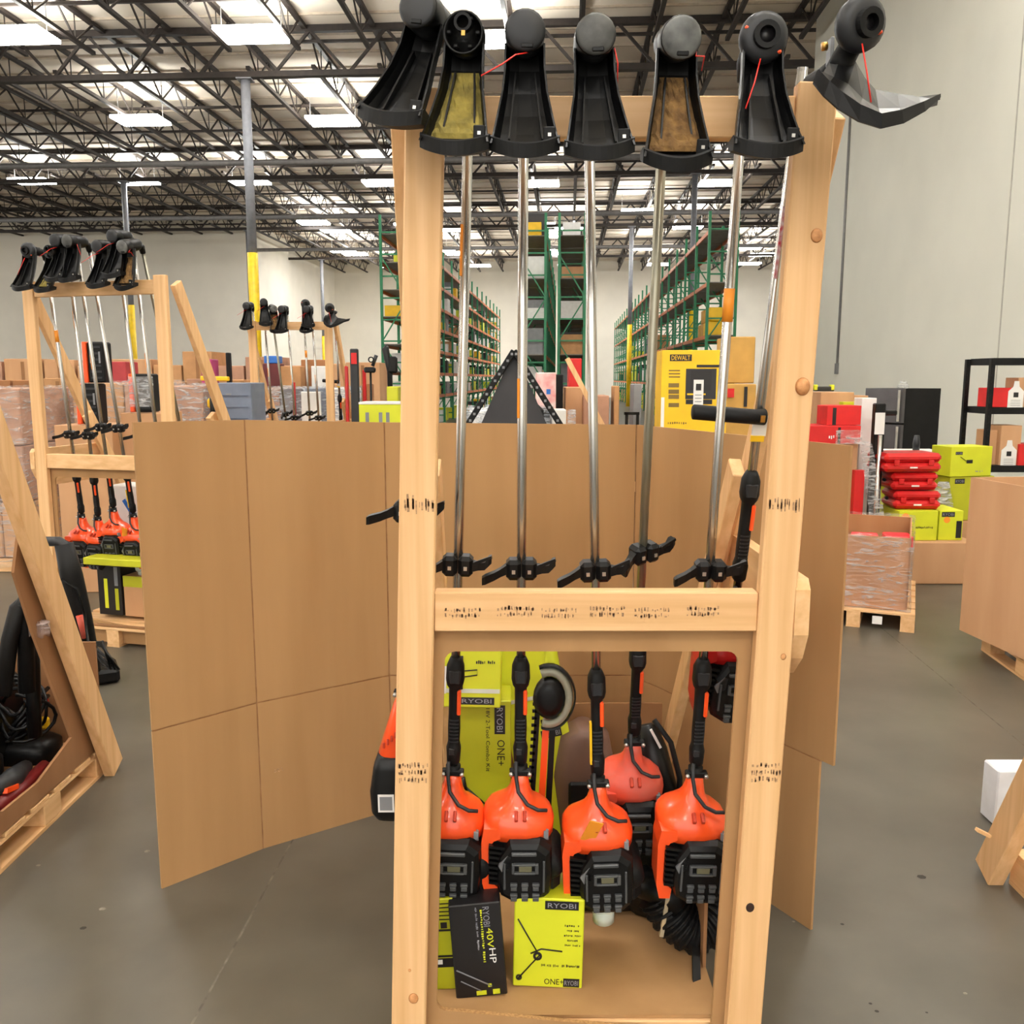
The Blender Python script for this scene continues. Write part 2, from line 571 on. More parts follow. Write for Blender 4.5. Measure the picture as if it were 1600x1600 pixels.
# roof lights, lowered, glowing tops added to brighten the deck: those in view, then the same grid on over and behind the camera
HL = 1.35
sk = [(28, 55), (393, 54), (770, 62), (220, 188), (520, 189), (50, 283), (215, 284), (390, 284), (597, 286), (845, 287), (1122, 286),
      (490, 348), (555, 397), (640, 352), (845, 352), (995, 330), (1075, 352), (1190, 398), (715, 396), (880, 396)]
spots = []
for px, py in sk:
    p = PZ(px, py, ROOF - HL)
    c, s = math.cos(YAW), math.sin(YAW)
    spots.append((p.x * c - p.y * s, p.x * s + p.y * c))
for y in (-9, 2, 13):
    for x in (-27, -18, -9, 0, 5.5):
        spots.append((x, y))
for y in (63, 73, 83):  # extra roof lights, added to brighten the far walls
    for x in (-19, -11, -3, 5, 13):
        spots.append((x + (y % 4), y))
for i, (x, y) in enumerate(spots):
    if i == 0:
        m = MB().box((0, 0, -.025), (1.9, 1.25, .05))
        m.cur = 1
        m.box((0, 0, .03), (1.9, 1.25, .05))
        s0 = m.build('roof_light', [ROOF_GLOW_DOWN, ROOF_GLOW_UP], ceil)
        m = MB()
        for sx in (-.9, .9):
            m.box((sx, 0, HL / 2), (.02, .02, HL))
        h0 = m.build('added_hanger', PIPE, s0)  # added rods that carry the lowered light panels
        s = s0
    else:
        s = s0.copy(); COL.objects.link(s); s.parent = ceil
        h = h0.copy(); COL.objects.link(h); h.parent = s
    s.location = (x, y, ROOF - HL)
# ================================================================== string trimmers
def guard_mesh(dirt=None):
    """fan shaped debris shield hanging from the gear head at the origin: -y is outwards"""
    g = MB()
    prof = [(0.0, 0.040, -0.010), (0.05, 0.041, -0.022), (0.10, 0.046, -0.045), (0.15, 0.056, -0.075), (0.19, 0.064, -0.105), (0.215, 0.070, -0.128)]
    def section(dz, w, y, off):
        return [Vector((-w - off, y - 0.044, -dz)), Vector((-w * 0.97 - off, y - 0.02, -dz)), Vector((-w * 0.80, y + off, -dz - off * .3)), Vector((-w * 0.3, y + 0.004 + off, -dz - off * .3)),
                Vector((w * 0.3, y + 0.004 + off, -dz - off * .3)), Vector((w * 0.80, y + off, -dz - off * .3)), Vector((w * 0.97 + off, y - 0.02, -dz)), Vector((w + off, y - 0.044, -dz))]
    rings = []
    for dz, w, y in prof:
        inner = section(dz, w, y, 0.0)
        outer = section(dz, w, y, 0.004)
        rings.append(inner + outer[::-1])
    g.loft(rings, cap=True, smooth=False)
    for sx in (-0.4, 0.45):                         # stiffening ribs
        g.bar((sx * 0.05, -0.035, -0.06), (sx * 0.085, -0.118, -0.205), 0.004, 0.016, up=(0, -1, 0))
    guard = g
    lip = MB()                                     # curved skirt along the lower edge
    rings = []
    for k in range(13):
        t = -1 + 2 * k / 12
        x = t * 0.074
        y = -0.128 - 0.030 * (1 - t * t) + 0.006
        z = -0.214 - 0.010 * (1 - t * t) + 0.008 * t * t
        rings.append([Vector((x, y + 0.018, z + 0.000)), Vector((x, y - 0.028, z + 0.010)), Vector((x, y - 0.037, z + 0.006)), Vector((x, y - 0.036, z - 0.022)), Vector((x, y + 0.012, z - 0.018))])
    lip.loft(rings, cap=True, smooth=False)
    cut = MB().box((0.052, -0.150, -0.196), (0.026, 0.006, 0.032), ch=0.002)
    dm = None
    if dirt:
        dm = MB()
        rnd = random.Random(3)
        n, mm = 14, 12
        vs_, fs = [], []
        for i in range(n):
            t = i / (n - 1)
            dz = 0.055 + 0.150 * t
            w = 0.030 + 0.028 * t
            y = -0.022 - 0.100 * t ** 1.35
            for j in range(mm):
                q = -1 + 2 * j / (mm - 1)
                ed = 0 if (j in (0, mm - 1) or i in (0, n - 1)) else rnd.uniform(0.004, 0.013)
                vs_.append(Vector((q * w + rnd.uniform(-.002, .002), y - 0.004 - ed, -dz)))
        for i in range(n - 1):
            for j in range(mm - 1):
                a = i * mm + j
                fs.append((a, a + 1, a + mm + 1, a + mm))
        dm.add(vs_, fs)
    return guard, lip, cut, dm

def place(mb, M_):
    mb.v = [M_ @ p for p in mb.v]
    return mb

def add_head(t, top, kind, guard=True, dirt=None, roll=0.0, yaw=0.0, pitch=0.0, line=None, capm=None, fwd=0.10, off=0.0, gs=1.0):
    """gear head, guard and line head of a trimmer; top = local shaft end"""
    M_ = Matrix.Translation(Vector(top) + Vector((off, -fwd, -0.005))) @ Matrix.Rotation(roll, 4, 'Y') @ Matrix.Rotation(yaw, 4, 'Z') @ Matrix.Rotation(pitch, 4, 'X')
    MG = M_ @ Matrix.Scale(gs, 4)
    M_ = M_ @ Matrix.Translation((0, 0, .016))
    if not guard:
        return M_
    gh = MB()
    gh.tube([Vector(top) + Vector((0, 0, -0.05)), Vector(top) + Vector((0, -0.004, -0.01)), Vector(top) + Vector((0, -0.03, 0.0)), M_ @ Vector((0, 0, 0))], [0.017, 0.022, 0.024, 0.030], 12)
    gh.build('gear_head', BLKM, t)
    g, l, c, dm = guard_mesh(dirt)
    go = place(g, MG).build('guard', BLK, t)
    place(l, MG).build('guard_skirt', BLKM, go)
    co = place(c, MG).build('line_cutter', BLKM, go)
    place(MB().box((0.052, -0.154, -0.196), (0.007, 0.004, 0.007)), MG).build('screw', BOLT, go)
    if dm:
        place(dm, MG).build('dirt', dirt, go)
    h = MB()
    if kind == 'cap':
        h.loft([sellipse_y(r, y) for r, y in [(0.028, 0.075), (0.036, 0.06), (0.0405, 0.03), (0.042, -0.03), (0.0405, -0.036), (0.0435, -0.042), (0.0435, -0.090), (0.042, -0.096), (0.030, -0.098), (0.006, -0.0985)]], smooth=True)
        ho = place(h, M_).build('line_head', BLK, t)
        cap = MB().loft([sellipse_y(r, y) for r, y in [(0.0418, -0.092), (0.0412, -0.0985), (0.036, -0.1015), (0.018, -0.1035), (0.004, -0.104)]])
        place(cap, M_).build('cap', capm or DGREY, ho)
        n = MB().box((0.004, -0.101, -0.030), (0.026, 0.006, 0.010), ch=0.002)
        place(n, M_).build('release_tab', BLK, ho)
    elif kind == 'bump':
        h.loft([sellipse_y(r, y) for r, y in [(0.022, 0.05), (0.024, -0.02), (0.050, -0.028), (0.053, -0.045), (0.050, -0.060), (0.040, -0.066), (0.030, -0.068)]])
        ho = place(h, M_).build('line_head', DGREY, t)
        r = MB().ring((0, -0.066, 0), (1, 0, 0), (0, 0, 1), 0.017, 0.028, 0.016, 22)
        place(r, M_).build('bump_knob', BLKM, ho)
        k = MB().cyl((0, -0.069, 0), (0, -0.0705, 0), 0.017, n=18)
        place(k, M_).build('knob_hole', PRBLK, ho)
        for sx, sz in ((-0.037, 0.016), (0.030, -0.030)):
            place(MB().box((sx, -0.060, sz), (0.016, 0.010, 0.009), ch=0.003), M_).build('line_eyelet', ORANGE, ho)
    elif kind == 'open':
        h.loft([sellipse_y(r, y) for r, y in [(0.030, 0.03), (0.040, 0.0), (0.044, -0.03), (0.044, -0.07), (0.040, -0.072), (0.038, -0.045)]])
        ho = place(h, M_).build('spool_housing', BLK, t)
        r = MB().ring((0, -0.062, 0.018), (1, 0, 0), (0, 0, 1), 0.013, 0.019, 0.02, 18)
        for a in range(6):
            an = a * 1.047
            r.box((math.cos(an) * 0.031, -0.062, math.sin(an) * 0.031), (0.010, 0.02, 0.008), ch=0.002)
        place(r, M_).build('spool_core', BLKM, ho)
        place(MB().box((0.002, -0.080, -0.004), (0.008, 0.006, 0.010)), M_).build('drive_nut', BRASS, ho)
    if line:
        place(MB().tube([Vector(p) for p in line], 0.0016, 6), M_).build('trimmer_line', REDL, t)
    return M_

def sellipse_y(r, y, n=22):
    return [Vector((r * math.cos(2 * math.pi * k / n), y, r * math.sin(2 * math.pi * k / n))) for k in range(n)]

def add_engine(t, shroudm=ORANGE, plain=False, tank=False):
    """two-stroke power head: neck clamp at z .353, base at z 0"""
    sh = MB()
    rings = [sellipse((cx, 0.0), hx, hy, z, 22) for z, cx, hx, hy in
             [(.355, 0, .021, .021), (.330, 0, .025, .026), (.305, -.002, .031, .034), (.285, -.005, .041, .046), (.268, -.012, .060, .060), (.255, -.012, .082, .074), (.238, -.008, .097, .086), (.215, -.004, .102, .092), (.186, -.004, .100, .092)]]
    sh.loft(rings)
    sho = sh.build('engine_shroud', shroudm, t)
    if plain:
        return sho
    s2 = MB()
    for x in (-0.012, 0.012):
        s2.box((x, -0.078, .262), (.010, .03, .014), Matrix.Rotation(0.5, 3, 'X'), ch=.002)
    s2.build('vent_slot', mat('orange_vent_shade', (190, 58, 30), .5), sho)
    arm = MB()
    arm.prism([(-.102, .225), (-.060, .225), (-.052, .196), (-.075, .186), (-.090, .165), (-.090, .062), (-.064, .036), (-.068, .006), (-.098, .006), (-.108, .05), (-.110, .18)], (0, -.085, 0), X, Z, -.09)
    arm.build('shroud_arm', shroudm, sho)
    fn = MB()
    fn.box((-.064, -.02, .115), (.050, .11, .14))
    for k in range(8):
        fn.box((-.066, -.085, .058 + k * .0165), (.046, .024, .008), Matrix.Rotation(.15, 3, 'Y'))
    fn.build('cooling_fins', BLK, t)
    cv = MB()
    poly = [(-.060, .150), (-.030, .200), (.056, .200), (.088, .175), (.092, .095), (.086, .03), (.056, .002), (-.02, .0), (-.058, .024), (-.068, .08)]
    def pr(sc, y):
        return [Vector((.002 + (x - .002) * sc, y, .095 + (z - .095) * sc)) for x, z in poly]
    cv.loft([pr(.96, .07), pr(1, .05), pr(1, -.088), pr(.93, -.106), pr(.80, -.113)], smooth=False)
    cvo = cv.build('muffler_cover', BLK, t)
    d = MB()
    d.box((.012, -.117, .135), (.060, .010, .006), ch=.001).box((.012, -.117, .108), (.060, .010, .006), ch=.001)
    d.box((-.020, -.117, .122), (.008, .010, .030), ch=.001).box((.046, -.117, .122), (.010, .010, .030), ch=.001)
    for iy in range(2):
        for ix in range(3):
            d.box((-.018 + ix * .031, -.116, .070 - iy * .034), (.020, .012, .008), ch=.001)
            d.box((-.018 + ix * .031, -.115, .056 - iy * .034), (.017, .008, .012), ch=.001)
    d.box((-.044, -.112, .095), (.006, .010, .085), ch=.001).box((.066, -.112, .095), (.006, .012, .10), ch=.001)
    d.box((.010, -.117, .168), (.070, .010, .010), ch=.002)
    d.build('grille', mat('lit_grey_plastic', (74, 76, 78), .35), cvo)
    hp = MB().prism([(-.062, .128), (-.036, .160), (-.026, .155), (-.030, .120), (-.052, .108)], (0, -.113, 0), X, Z, -.006)  # highlight on the cover, put in as a pale grey facet
    hp.build('highlight_facet', mat('grey_highlight', (136, 138, 142), .3, metal=.5), cvo)
    ns = MB().box((.014, -.118, .122), (.036, .006, .018), ch=.001)
    ns.build('rating_label', mat('label_olive', (96, 94, 72), .5), cvo)
    af = MB()
    af.tube([(.080, .05, .10), (.080, -.075, .10), (.080, -.092, .10)], [.044, .044, .030], 16)
    af.box((.080, -.02, .06), (.07, .12, .10), ch=.02)
    af.build('air_filter_cover', BLKM, t)
    cr = MB().box((.070, -.05, .195), (.020, .05, .045), ch=.006)
    cr.box((.072, -.078, .205), (.012, .006, .02))
    cr.build('choke_lever', GREY, t)
    rb = MB().box((0, .05, .12), (.17, .10, .21), ch=.02)
    rb.build('crankcase', BLKM, t)
    if tank:
        tk = MB().box((.01, -.02, -.02), (.07, .08, .05), ch=.012).cyl((.01, -.02, -.045), (.01, -.02, -.085), .032, n=16)
        tk.build('fuel_tank', OFFW, t)
    return sho

def add_shaft_parts(t, L, hz, gripz=0.385, shaftm=STEEL, handle='d', hyaw=0.0, sticker=None):
    zt = .353 + L
    MB().tube([(0, 0, .30), (0, 0, zt)], 0.0125, 14).build('shaft', shaftm, t)
    if sticker:
        z0, z1, full = sticker
        m = MB()
        if full:
            m.tube([(0, 0, z0), (0, 0, z1)], 0.0137, 14)
        else:
            m.box((-.0095, -.0085, (z0 + z1) / 2), (.007, .003, z1 - z0), Matrix.Rotation(-.8, 3, 'Z'))
        m.build('sticker', ORTAG, t)
    cl = MB().cyl((0, 0, .345), (0, 0, .378), .021, n=14)
    cl.box((0, -.012, .362), (.062, .022, .018), ch=.003)
    co = cl.build('neck_clamp', BLKM, t)
    for sx in (-.026, .026):
        MB().cyl((sx, -.022, .362), (sx, -.030, .362), .006, n=8).build('bolt', BOLT, co)
    g0 = gripz
    g = MB()
    g.loft([sellipse((0, 0), hx, hx * 1.15, g0 + dz, 16) for dz, hx in [(0, .013), (.008, .019), (.05, .021), (.058, .019), (.07, .0165), (.11, .0175), (.15, .0165), (.20, .0165), (.235, .017), (.245, .023), (.26, .026), (.30, .0245), (.315, .019), (.325, .014)]])
    go = g.build('grip', BLKM, t)
    rbs = MB()
    for k in range(7):
        rbs.box((0, -.016, g0 + .075 + k * .011), (.026, .008, .004))
    rbs.box((-.004, -.019, g0 + .045), (.018, .01, .022), ch=.003)
    rbs.build('grip_ribs', DGREY, go)
    MB().box((0, -.022, g0 + .275), (.034, .016, .045), ch=.006).build('grip_housing', DGREY, go)
    MB().box((.0125, -.016, g0 + .195), (.011, .014, .075), ch=.003).build('throttle_trigger', ORANGE, go)
    if handle == 'd':
        M_ = Matrix.Translation((0, 0, hz)) @ Matrix.Rotation(hyaw, 4, 'Z')
        h = MB()
        h.box((-.021, -.006, 0), (.040, .052, .056), ch=.010).box((.021, -.006, 0), (.040, .052, .056), ch=.010)
        ho = place(h, M_).build('handle_clamp', BLK, t)
        la = MB()
        la.loft([[Vector((x, y + a, z + b)) for a, b in ((-.013 * s, -.012 * s), (.013 * s, -.012 * s), (.013 * s, .012 * s), (-.013 * s, .012 * s))] for x, y, z, s in
                 [(-.038, -.01, .002, 1.1), (-.055, -.018, -.006, .9), (-.072, -.03, -.012, .9), (-.096, -.05, -.016, .95), (-.104, -.055, -.018, .8)]], smooth=False)
        place(la, M_).build('handle_arm', BLK, t)
        ra = MB()
        ra.loft([[Vector((x, y + a, z + b)) for a, b in ((-.013 * s, -.012 * s), (.013 * s, -.012 * s), (.013 * s, .012 * s), (-.013 * s, .012 * s))] for x, y, z, s in
                 [(.038, -.01, .000, 1.1), (.055, -.015, .002, .85), (.072, -.02, .006, .9), (.082, -.02, .018, 1.0), (.090, -.02, .024, .8)]], smooth=False)
        ra.bar((.046, -.025, .012), (.090, -.03, .032), .008, .008)
        place(ra, M_).build('handle_arm', BLK, t)
        for sx in (-.021, .021):
            place(MB().box((sx, -.033, -.002), (.009, .005, .010)), M_).build('clamp_bolt', BOLT, ho)
    elif handle == 'foam':
        M_ = Matrix.Translation((0, 0, hz)) @ Matrix.Rotation(hyaw, 4, 'Y')
        h = MB().tube([(-.185, -.03, .010), (-.182, -.03, .010), (-.02, -.025, .0), (.008, -.022, 0), (.012, -.022, 0)], [.016, .020, .020, .022, .018], 14)
        ho = place(h, M_).build('foam_handle', BLKM, t)
        place(MB().box((-.002, -.045, 0), (.012, .006, .018)), M_).build('clamp_bolt', BRASS, ho)
    cb = MB().tube([(-.012, -.022, .400), (-.012, -.030, .355), (-.006, -.045, .318), (.020, -.062, .288), (.050, -.066, .274), (.075, -.060, .270)], .0055, 8)
    cb.build('throttle_cable', DGREY, t)

def orient(t, base_neck, top, roll=0.0):
    """put a trimmer so that its shaft runs from base_neck to top"""
    zc = (top - base_neck).normalized()
    xc = (X - zc * X.dot(zc)).normalized()
    yc = zc.cross(xc)
    R = Matrix((xc, yc, zc)).transposed().to_4x4() @ Matrix.Rotation(roll, 4, 'Z')
    M_ = Matrix.Translation(base_neck) @ R @ Matrix.Translation((0, 0, -.353))
    t.location = M_.to_translation()
    t.rotation_euler = M_.to_euler()

def trimmer(label, s0, s1, hpix=None, kind='cap', engine='full', zt=2.62, hand='d', shaftm=STEEL, shroudm=ORANGE, sticker=None, gripz=.385,
            tank=False, group='string trimmers on the main rack', hyaw=0.0, name='string_trimmer', eroll=0.0, **head):
    top = s1 + (s0 - s1) * ((zt - s1.z) / (s0.z - s1.z))
    L = (top - s1).length
    t = thing(name, label, 'string trimmer', (0, 0, 0), group)
    hz = .353 + L * ((hpix - s1.z) / (top.z - s1.z)) if hpix else .96
    st = None
    if sticker:
        f_ = lambda z: .353 + L * ((z - s1.z) / (top.z - s1.z))
        st = (f_(sticker[0]), f_(sticker[1]), sticker[2])
    add_shaft_parts(t, L, hz, gripz, shaftm, hand, hyaw, st)
    if engine == 'full':
        add_engine(t, shroudm, tank=tank)
    M_ = add_head(t, (0, 0, .353 + L), kind, **head)
    orient(t, s1, top, eroll)
    return t, L

# ================================================================== the lumber tool rack
class Rack:
    def __init__(self, o, yaw, k):
        self.o = Vector(o)
        self.ax = Vector((math.cos(yaw), math.sin(yaw), 0))
        self.ay = Vector((-math.sin(yaw), math.cos(yaw), 0))
        self.k = k
    def T(self, x, y, z):
        return self.o + self.ax * (x + self.k * z) + self.ay * y + Z * z

def lumber_rack(R, label, hw=.446, ztop=2.545, panel=True, detail=True, mats=(WX, WZ), braces=(True, True), openz=(.19, .12, 1.195), rails=True):
    T = R.T
    t = thing('tool_rack', label, 'tool rack', R.o)
    wx, wz = mats
    posts = []
    for s in (-1, 1):
        m = MB().bar(T(s * hw, .02, .0), T(s * hw, .02, ztop - (0.012 if s < 0 else 0)), .09, .04, up=R.ay, ch=.004)
        posts.append(m.build('post', wz, t))
    m = MB().bar(T(-hw + .045, .03, 2.472), T(hw - .045, .03, 2.472), .038, .092, ch=.003)
    m.v = [p for p in m.v]
    m.build('top_beam', wx, t)
    m = MB().bar(T(-hw + .045, .034, 1.307), T(hw - .045, .034, 1.307), .05, .100, ch=.003)
    mid = m.build('middle_beam', wx, t)
    for s in (-1, 1):
        if not braces[0 if s < 0 else 1]:
            continue
        m = MB().bar(T(s * (hw + .066), .085, 2.50), T(s * (hw + .06), .82, 1.15), .038, .088, up=R.ay, ch=.003)
        m.build('upper_brace', wz, t)
        m = MB().bar(T(s * (hw + .004), .50, 1.62), T(s * (hw - .03), 1.42, .02), .038, .088, up=R.ay, ch=.003)
        m.build('lower_brace', wz, t)
        if s < 0 and not rails:
            continue
        m = MB().prism([(.02, 1.39), (.0, 1.365), (.0, 1.25), (.035, 1.18), (.10, 1.12), (.66, 1.12), (.66, 1.39)], R.o + R.ax * (s * (hw + .065) + R.k * 1.25 - .019), R.ay, Z, .036)
        m.build('side_rail', WY, t)
    pan = None
    if panel:
        x0, x1, zl, zr, zu = -hw + .071, hw - .076, openz[0], openz[1], openz[2]
        inner, outer = [], []
        rr = .028
        cor = [((x0, zl), (-1, -1)), ((x1, zr), (1, -1)), ((x1, zu), (1, 1)), ((x0, zu), (-1, 1))]
        ang = {(-1, -1): 180, (1, -1): 270, (1, 1): 0, (-1, 1): 90}
        outc = {(-1, -1): (-hw, .02), (1, -1): (hw, .02), (1, 1): (hw, 1.27), (-1, 1): (-hw, 1.27)}
        for (cx, cz), sg in cor:
            for q in range(5):
                an = math.radians(ang[sg] + 90 * q / 4)
                inner.append((cx - sg[0] * rr + rr * math.cos(an), cz - sg[1] * rr + rr * math.sin(an)))
                outer.append(outc[sg])
        n = len(inner)
        vs_ = []
        for y in (.045, .058):
            vs_ += [T(a, y, b) for a, b in inner] + [T(a, y, b) for a, b in outer]
        fs, fe = [], []
        for q in range(n):
            j = (q + 1) % n
            fs.append((q, j, n + j, n + q))
            fs.append((2 * n + q, 3 * n + q, 3 * n + j, 2 * n + j))
            fe.append((q, 2 * n + q, 2 * n + j, j))
            fs.append((n + q, n + j, 3 * n + j, 3 * n + q))
        m = MB().add(vs_, fs)
        m.cur = 1
        m.add(vs_, fe)
        pan = m.build('front_panel', [CARD, CARDE], t)
    return t, posts, mid, pan

def stamp(parent, o, ax, ay, w, h, rows, seed, az=None):
    """broken ink strokes of a lumber grade stamp, laid on a wood face"""
    rnd = random.Random(seed)
    m = MB()
    for r in range(rows):
        x = -w / 2
        zc = h / 2 - h * (r + .5) / rows
        while x < w / 2:
            lw = rnd.uniform(.002, .0065)
            for q in range(rnd.randint(1, 3)):
                hh = h / rows * rnd.uniform(.2, .7)
                m.plate(Vector(o) + Vector(ax) * (x + lw / 2 + rnd.uniform(-.001, .001)) + Vector(ay) * (zc + rnd.uniform(-.2, .2) * h / rows), ax, ay, lw * rnd.uniform(.5, 1), hh, .0004)
            x += lw + rnd.uniform(.001, .006)
    m.build('ink_stamp', INK, parent)

MAIN = Rack((.165, 2.15, 0), 0.0, .033)
rack, rposts, rmid, rpan = lumber_rack(MAIN, 'nearest pine tool rack with string trimmers hung between two tall posts', rails=False)
def on_front(s, px, py, d=2.15):
    p = P(px, py, d)
    return Vector((p.x, MAIN.o.y - .0005, p.z))
for s, post in ((-1, rposts[0]), (1, rposts[1])):
    px = 655 if s < 0 else 1225
    stamp(post, on_front(s, px, 787), X, Z, .072, .048, 1, 11 + s)
    px = 645 if s < 0 else 1196
    stamp(post, on_front(s, px, 1207), X, Z, .072, .056, 3, 21 + s)
# printed row on the middle beam
q = Vector((P(930, 958, 2.157).x, MAIN.o.y + .034 - .0255, P(930, 958, 2.157).z))
for k, dx in enumerate((-.33, -.20, -.09, .03, .14, .27)):
    stamp(rmid, q + Vector((dx, 0, .004 * (k % 2))), X, Z, .085, .030, 2, 5 + k)
# knots
def knot(post, px, py, r, out=.003, mt=WK):
    p = on_front(1, px, py)
    rings = []
    for k, (rr, yy) in enumerate([(r, 0), (r * .8, -out * .7), (r * .4, -out), (.0005, -out * 1.02)]):
        rings.append([p + Vector((rr * math.cos(a), yy, rr * 1.2 * math.sin(a))) for a in [2 * math.pi * i / 14 for i in range(14)]])
    MB().loft(rings).build('knot', mt, post)
knot(rposts[1], 1254, 604, .018, .012)
knot(rposts[1], 1276, 368, .014, .004)
knot(rposts[1], 1224, 1026, .007, .002)
knot(rposts[1], 1172, 1418, .011, .002, mat('dark_knot_hole', (52, 32, 22), .9))
knot(rposts[0], 646, 1560, .013, .003)
knot(rposts[0], 640, 1516, .004, .002)

# cardboard tray on a pallet inside the rack
def pallet(label, R, x0, x1, y0, y1, group=None, nb=6, mt=(WX, WY), name='pallet'):
    """block pallet: deck boards run across x of frame R"""
    T = R.T
    t = thing(name, label, 'pallet', R.T((x0 + x1) / 2, (y0 + y1) / 2, 0), group)
    n = nb
    w = (y1 - y0) / (n * 1.25)
    for k in range(n):
        yc = y0 + w / 2 + (y1 - y0 - w) * k / (n - 1)
        MB().bar(T(x0, yc, .130), T(x1, yc, .130), w, .018, ch=.002).build('deck_board', mt[0], t)
    for x in (x0 + .05, (x0 + x1) / 2, x1 - .05):
        MB().bar(T(x, y0, .1145), T(x, y1, .1145), .10, .013).build('stringer_board', mt[1], t)
        MB().bar(T(x, y0, .008), T(x, y1, .008), .10, .016).build('bottom_board', mt[1], t)
        for y in (y0 + .07, (y0 + y1) / 2, y1 - .07):
            MB().bar(T(x, y - .07, .062), T(x, y + .07, .062), .10, .092, ch=.003).build('block', mt[1], t)
    return t
pallet('pallet under the nearest tool rack', Rack((.165, 2.15, 0), 0, 0), -.40, .41, .07, 1.16)
m = MB()
m.box((.175, 2.76, .146), (.80, 1.06, .010))
tray = m.build('cardboard_tray', CARD, label='shallow cardboard tray lying inside the nearest tool rack', cat='cardboard tray')
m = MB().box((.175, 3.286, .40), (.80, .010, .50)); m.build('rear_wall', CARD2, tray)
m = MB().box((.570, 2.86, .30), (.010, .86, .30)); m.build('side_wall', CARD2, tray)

# ------------------------------------------------------------------ the seven trimmers on it
def S(px, py, d): return P(px, py, d)
hz = P(815, 890, 2.33).z
ln = lambda *p: [Vector(q) for q in p]
T3, L3 = trimmer('black trimmer with smooth cap, red line curling to the neighbouring guard', S(818, 225, 2.24), S(813, 1207, 2.42), hz, 'cap', pitch=.02,
             line=ln((.006, -.09, -.042), (-.02, -.12, -.052), (-.05, -.14, -.075), (-.092, -.15, -.098)), sticker=(1.78, 1.88, False))
T2, _ = trimmer('trimmer with open spool housing and dried green dirt in its guard', S(731, 225, 2.24), S(708, 1207, 2.42), P(720, 884, 2.33).z, 'open', dirt=DIRT1,
             sticker=(2.13, 2.25, False), yaw=-.1)
T4, _ = trimmer('clean black trimmer with worn grey cap, orange tag on its engine', S(921, 228, 2.24), S(934, 1225, 2.42), P(930, 893, 2.33).z, 'cap', zt=2.61, tank=True,
             capm=mat('worn_grey_cap', (84, 84, 82), .45, rgb2=(40, 40, 40), scale=22), line=ln((.043, -.06, -.02), (.050, -.06, -.05), (.050, -.05, -.09)))
T5, _ = trimmer('trimmer with thick brown dirt caked in its guard', S(1034, 230, 2.24), S(990, 1160, 2.64), P(1006, 872, 2.40).z, 'cap', dirt=DIRT2, shaftm=STEELD, shroudm=ORANGED,
             capm=mat('pale_worn_cap', (120, 122, 120), .4, rgb2=(62, 62, 62), scale=20), roll=.02, zt=2.62, hyaw=.5,
             line=ln((.038, -.07, -.02), (.034, -.09, -.034), (.052, -.09, -.034), (.052, -.07, -.06)))
T6, _ = trimmer('trimmer with round bump head and red line beside the right post', S(1156, 225, 2.24), S(1086, 1210, 2.42), P(1100, 893, 2.33).z, 'bump', zt=2.615,
             sticker=(2.02, 2.10, True), line=ln((-.010, -.075, -.048), (-.025, -.10, -.10), (-.045, -.12, -.155)))
T7, _ = trimmer('trimmer with foam bar handle, its guard hooked over the right post', S(1240, 220, 2.26), S(1150, 935, 2.50), P(1175, 648, 2.40).z, 'bump', zt=2.60, hand='foam',
             gripz=.41, shroudm=REDP, guard=False)
m = MB().tube([(0, 0, .353 + .48), (0, 0, .353 + .54)], .0145, 12)
m.box((.002, -.014, .353 + .512), (.036, .004, .055))
m.build('price_sticker', WHITE, T7)
MB().box((-.002, -.016, .353 + .477), (.036, .006, .016)).build('sticker_strip', YEL, T7)
MB().box((-.006, -.0125, 1.33), (.008, .003, .17)).build('warning_strip', mat('red_white_strip', (178, 40, 60), .5, rgb2=(210, 205, 215), scale=60), T7)
# loose paper tag on the engine of T4
MB().box((-.026, -.092, .262), (.040, .003, .078), Matrix.Rotation(.28, 3, 'X') @ Matrix.Rotation(.35, 3, 'Y')).build('paper_tag', ORTAG, T4)
MB().box((-.019, -.010, .49), (.006, .014, .13)).build('yellow_sticker', YEL, T4)

# battery trimmer on the left post: its power head shows beside the post
t, L1 = trimmer('battery trimmer on the left post, orange power head with white rating label', S(655, 200, 2.25), S(634, 1085, 2.34), P(648, 797, 2.32).z, 'cap', engine='none', zt=2.66,
            roll=.13, yaw=-.28, off=.035, gripz=.55)
sh = MB().loft([sellipse((cx, 0), hx, hy, z, 16) for z, cx, hx, hy in [(.355, .0, .02, .02), (.33, -.006, .026, .03), (.19, -.030, .040, .05), (.185, -.030, .036, .046)]])
sho = sh.build('motor_housing', ORANGE, t)
vsl = MB()
for k in range(5):
    vsl.box((-.050 + k * .010, -.052 + k * .0005, .226 + k * .010), (.006, .006, .016), ch=.001)
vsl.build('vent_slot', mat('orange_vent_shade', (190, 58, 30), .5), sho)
MB().loft([sellipse((cx, 0), hx, hy, z, 18, 4) for z, cx, hx, hy in [(.188, -.030, .040, .050), (.15, -.036, .046, .055), (.08, -.038, .052, .06), (.02, -.034, .050, .06), (.0, -.032, .040, .05)]]).build('battery', BLK, t)
MB().box((-.040, -.0615, .060), (.044, .002, .052), Matrix.Rotation(-.05, 3, 'Y')).build('rating_label', WHITE, t)
MB().box((-.040, -.0625, .060), (.034, .002, .040), Matrix.Rotation(-.05, 3, 'Y')).build('label_print', GREY, t)

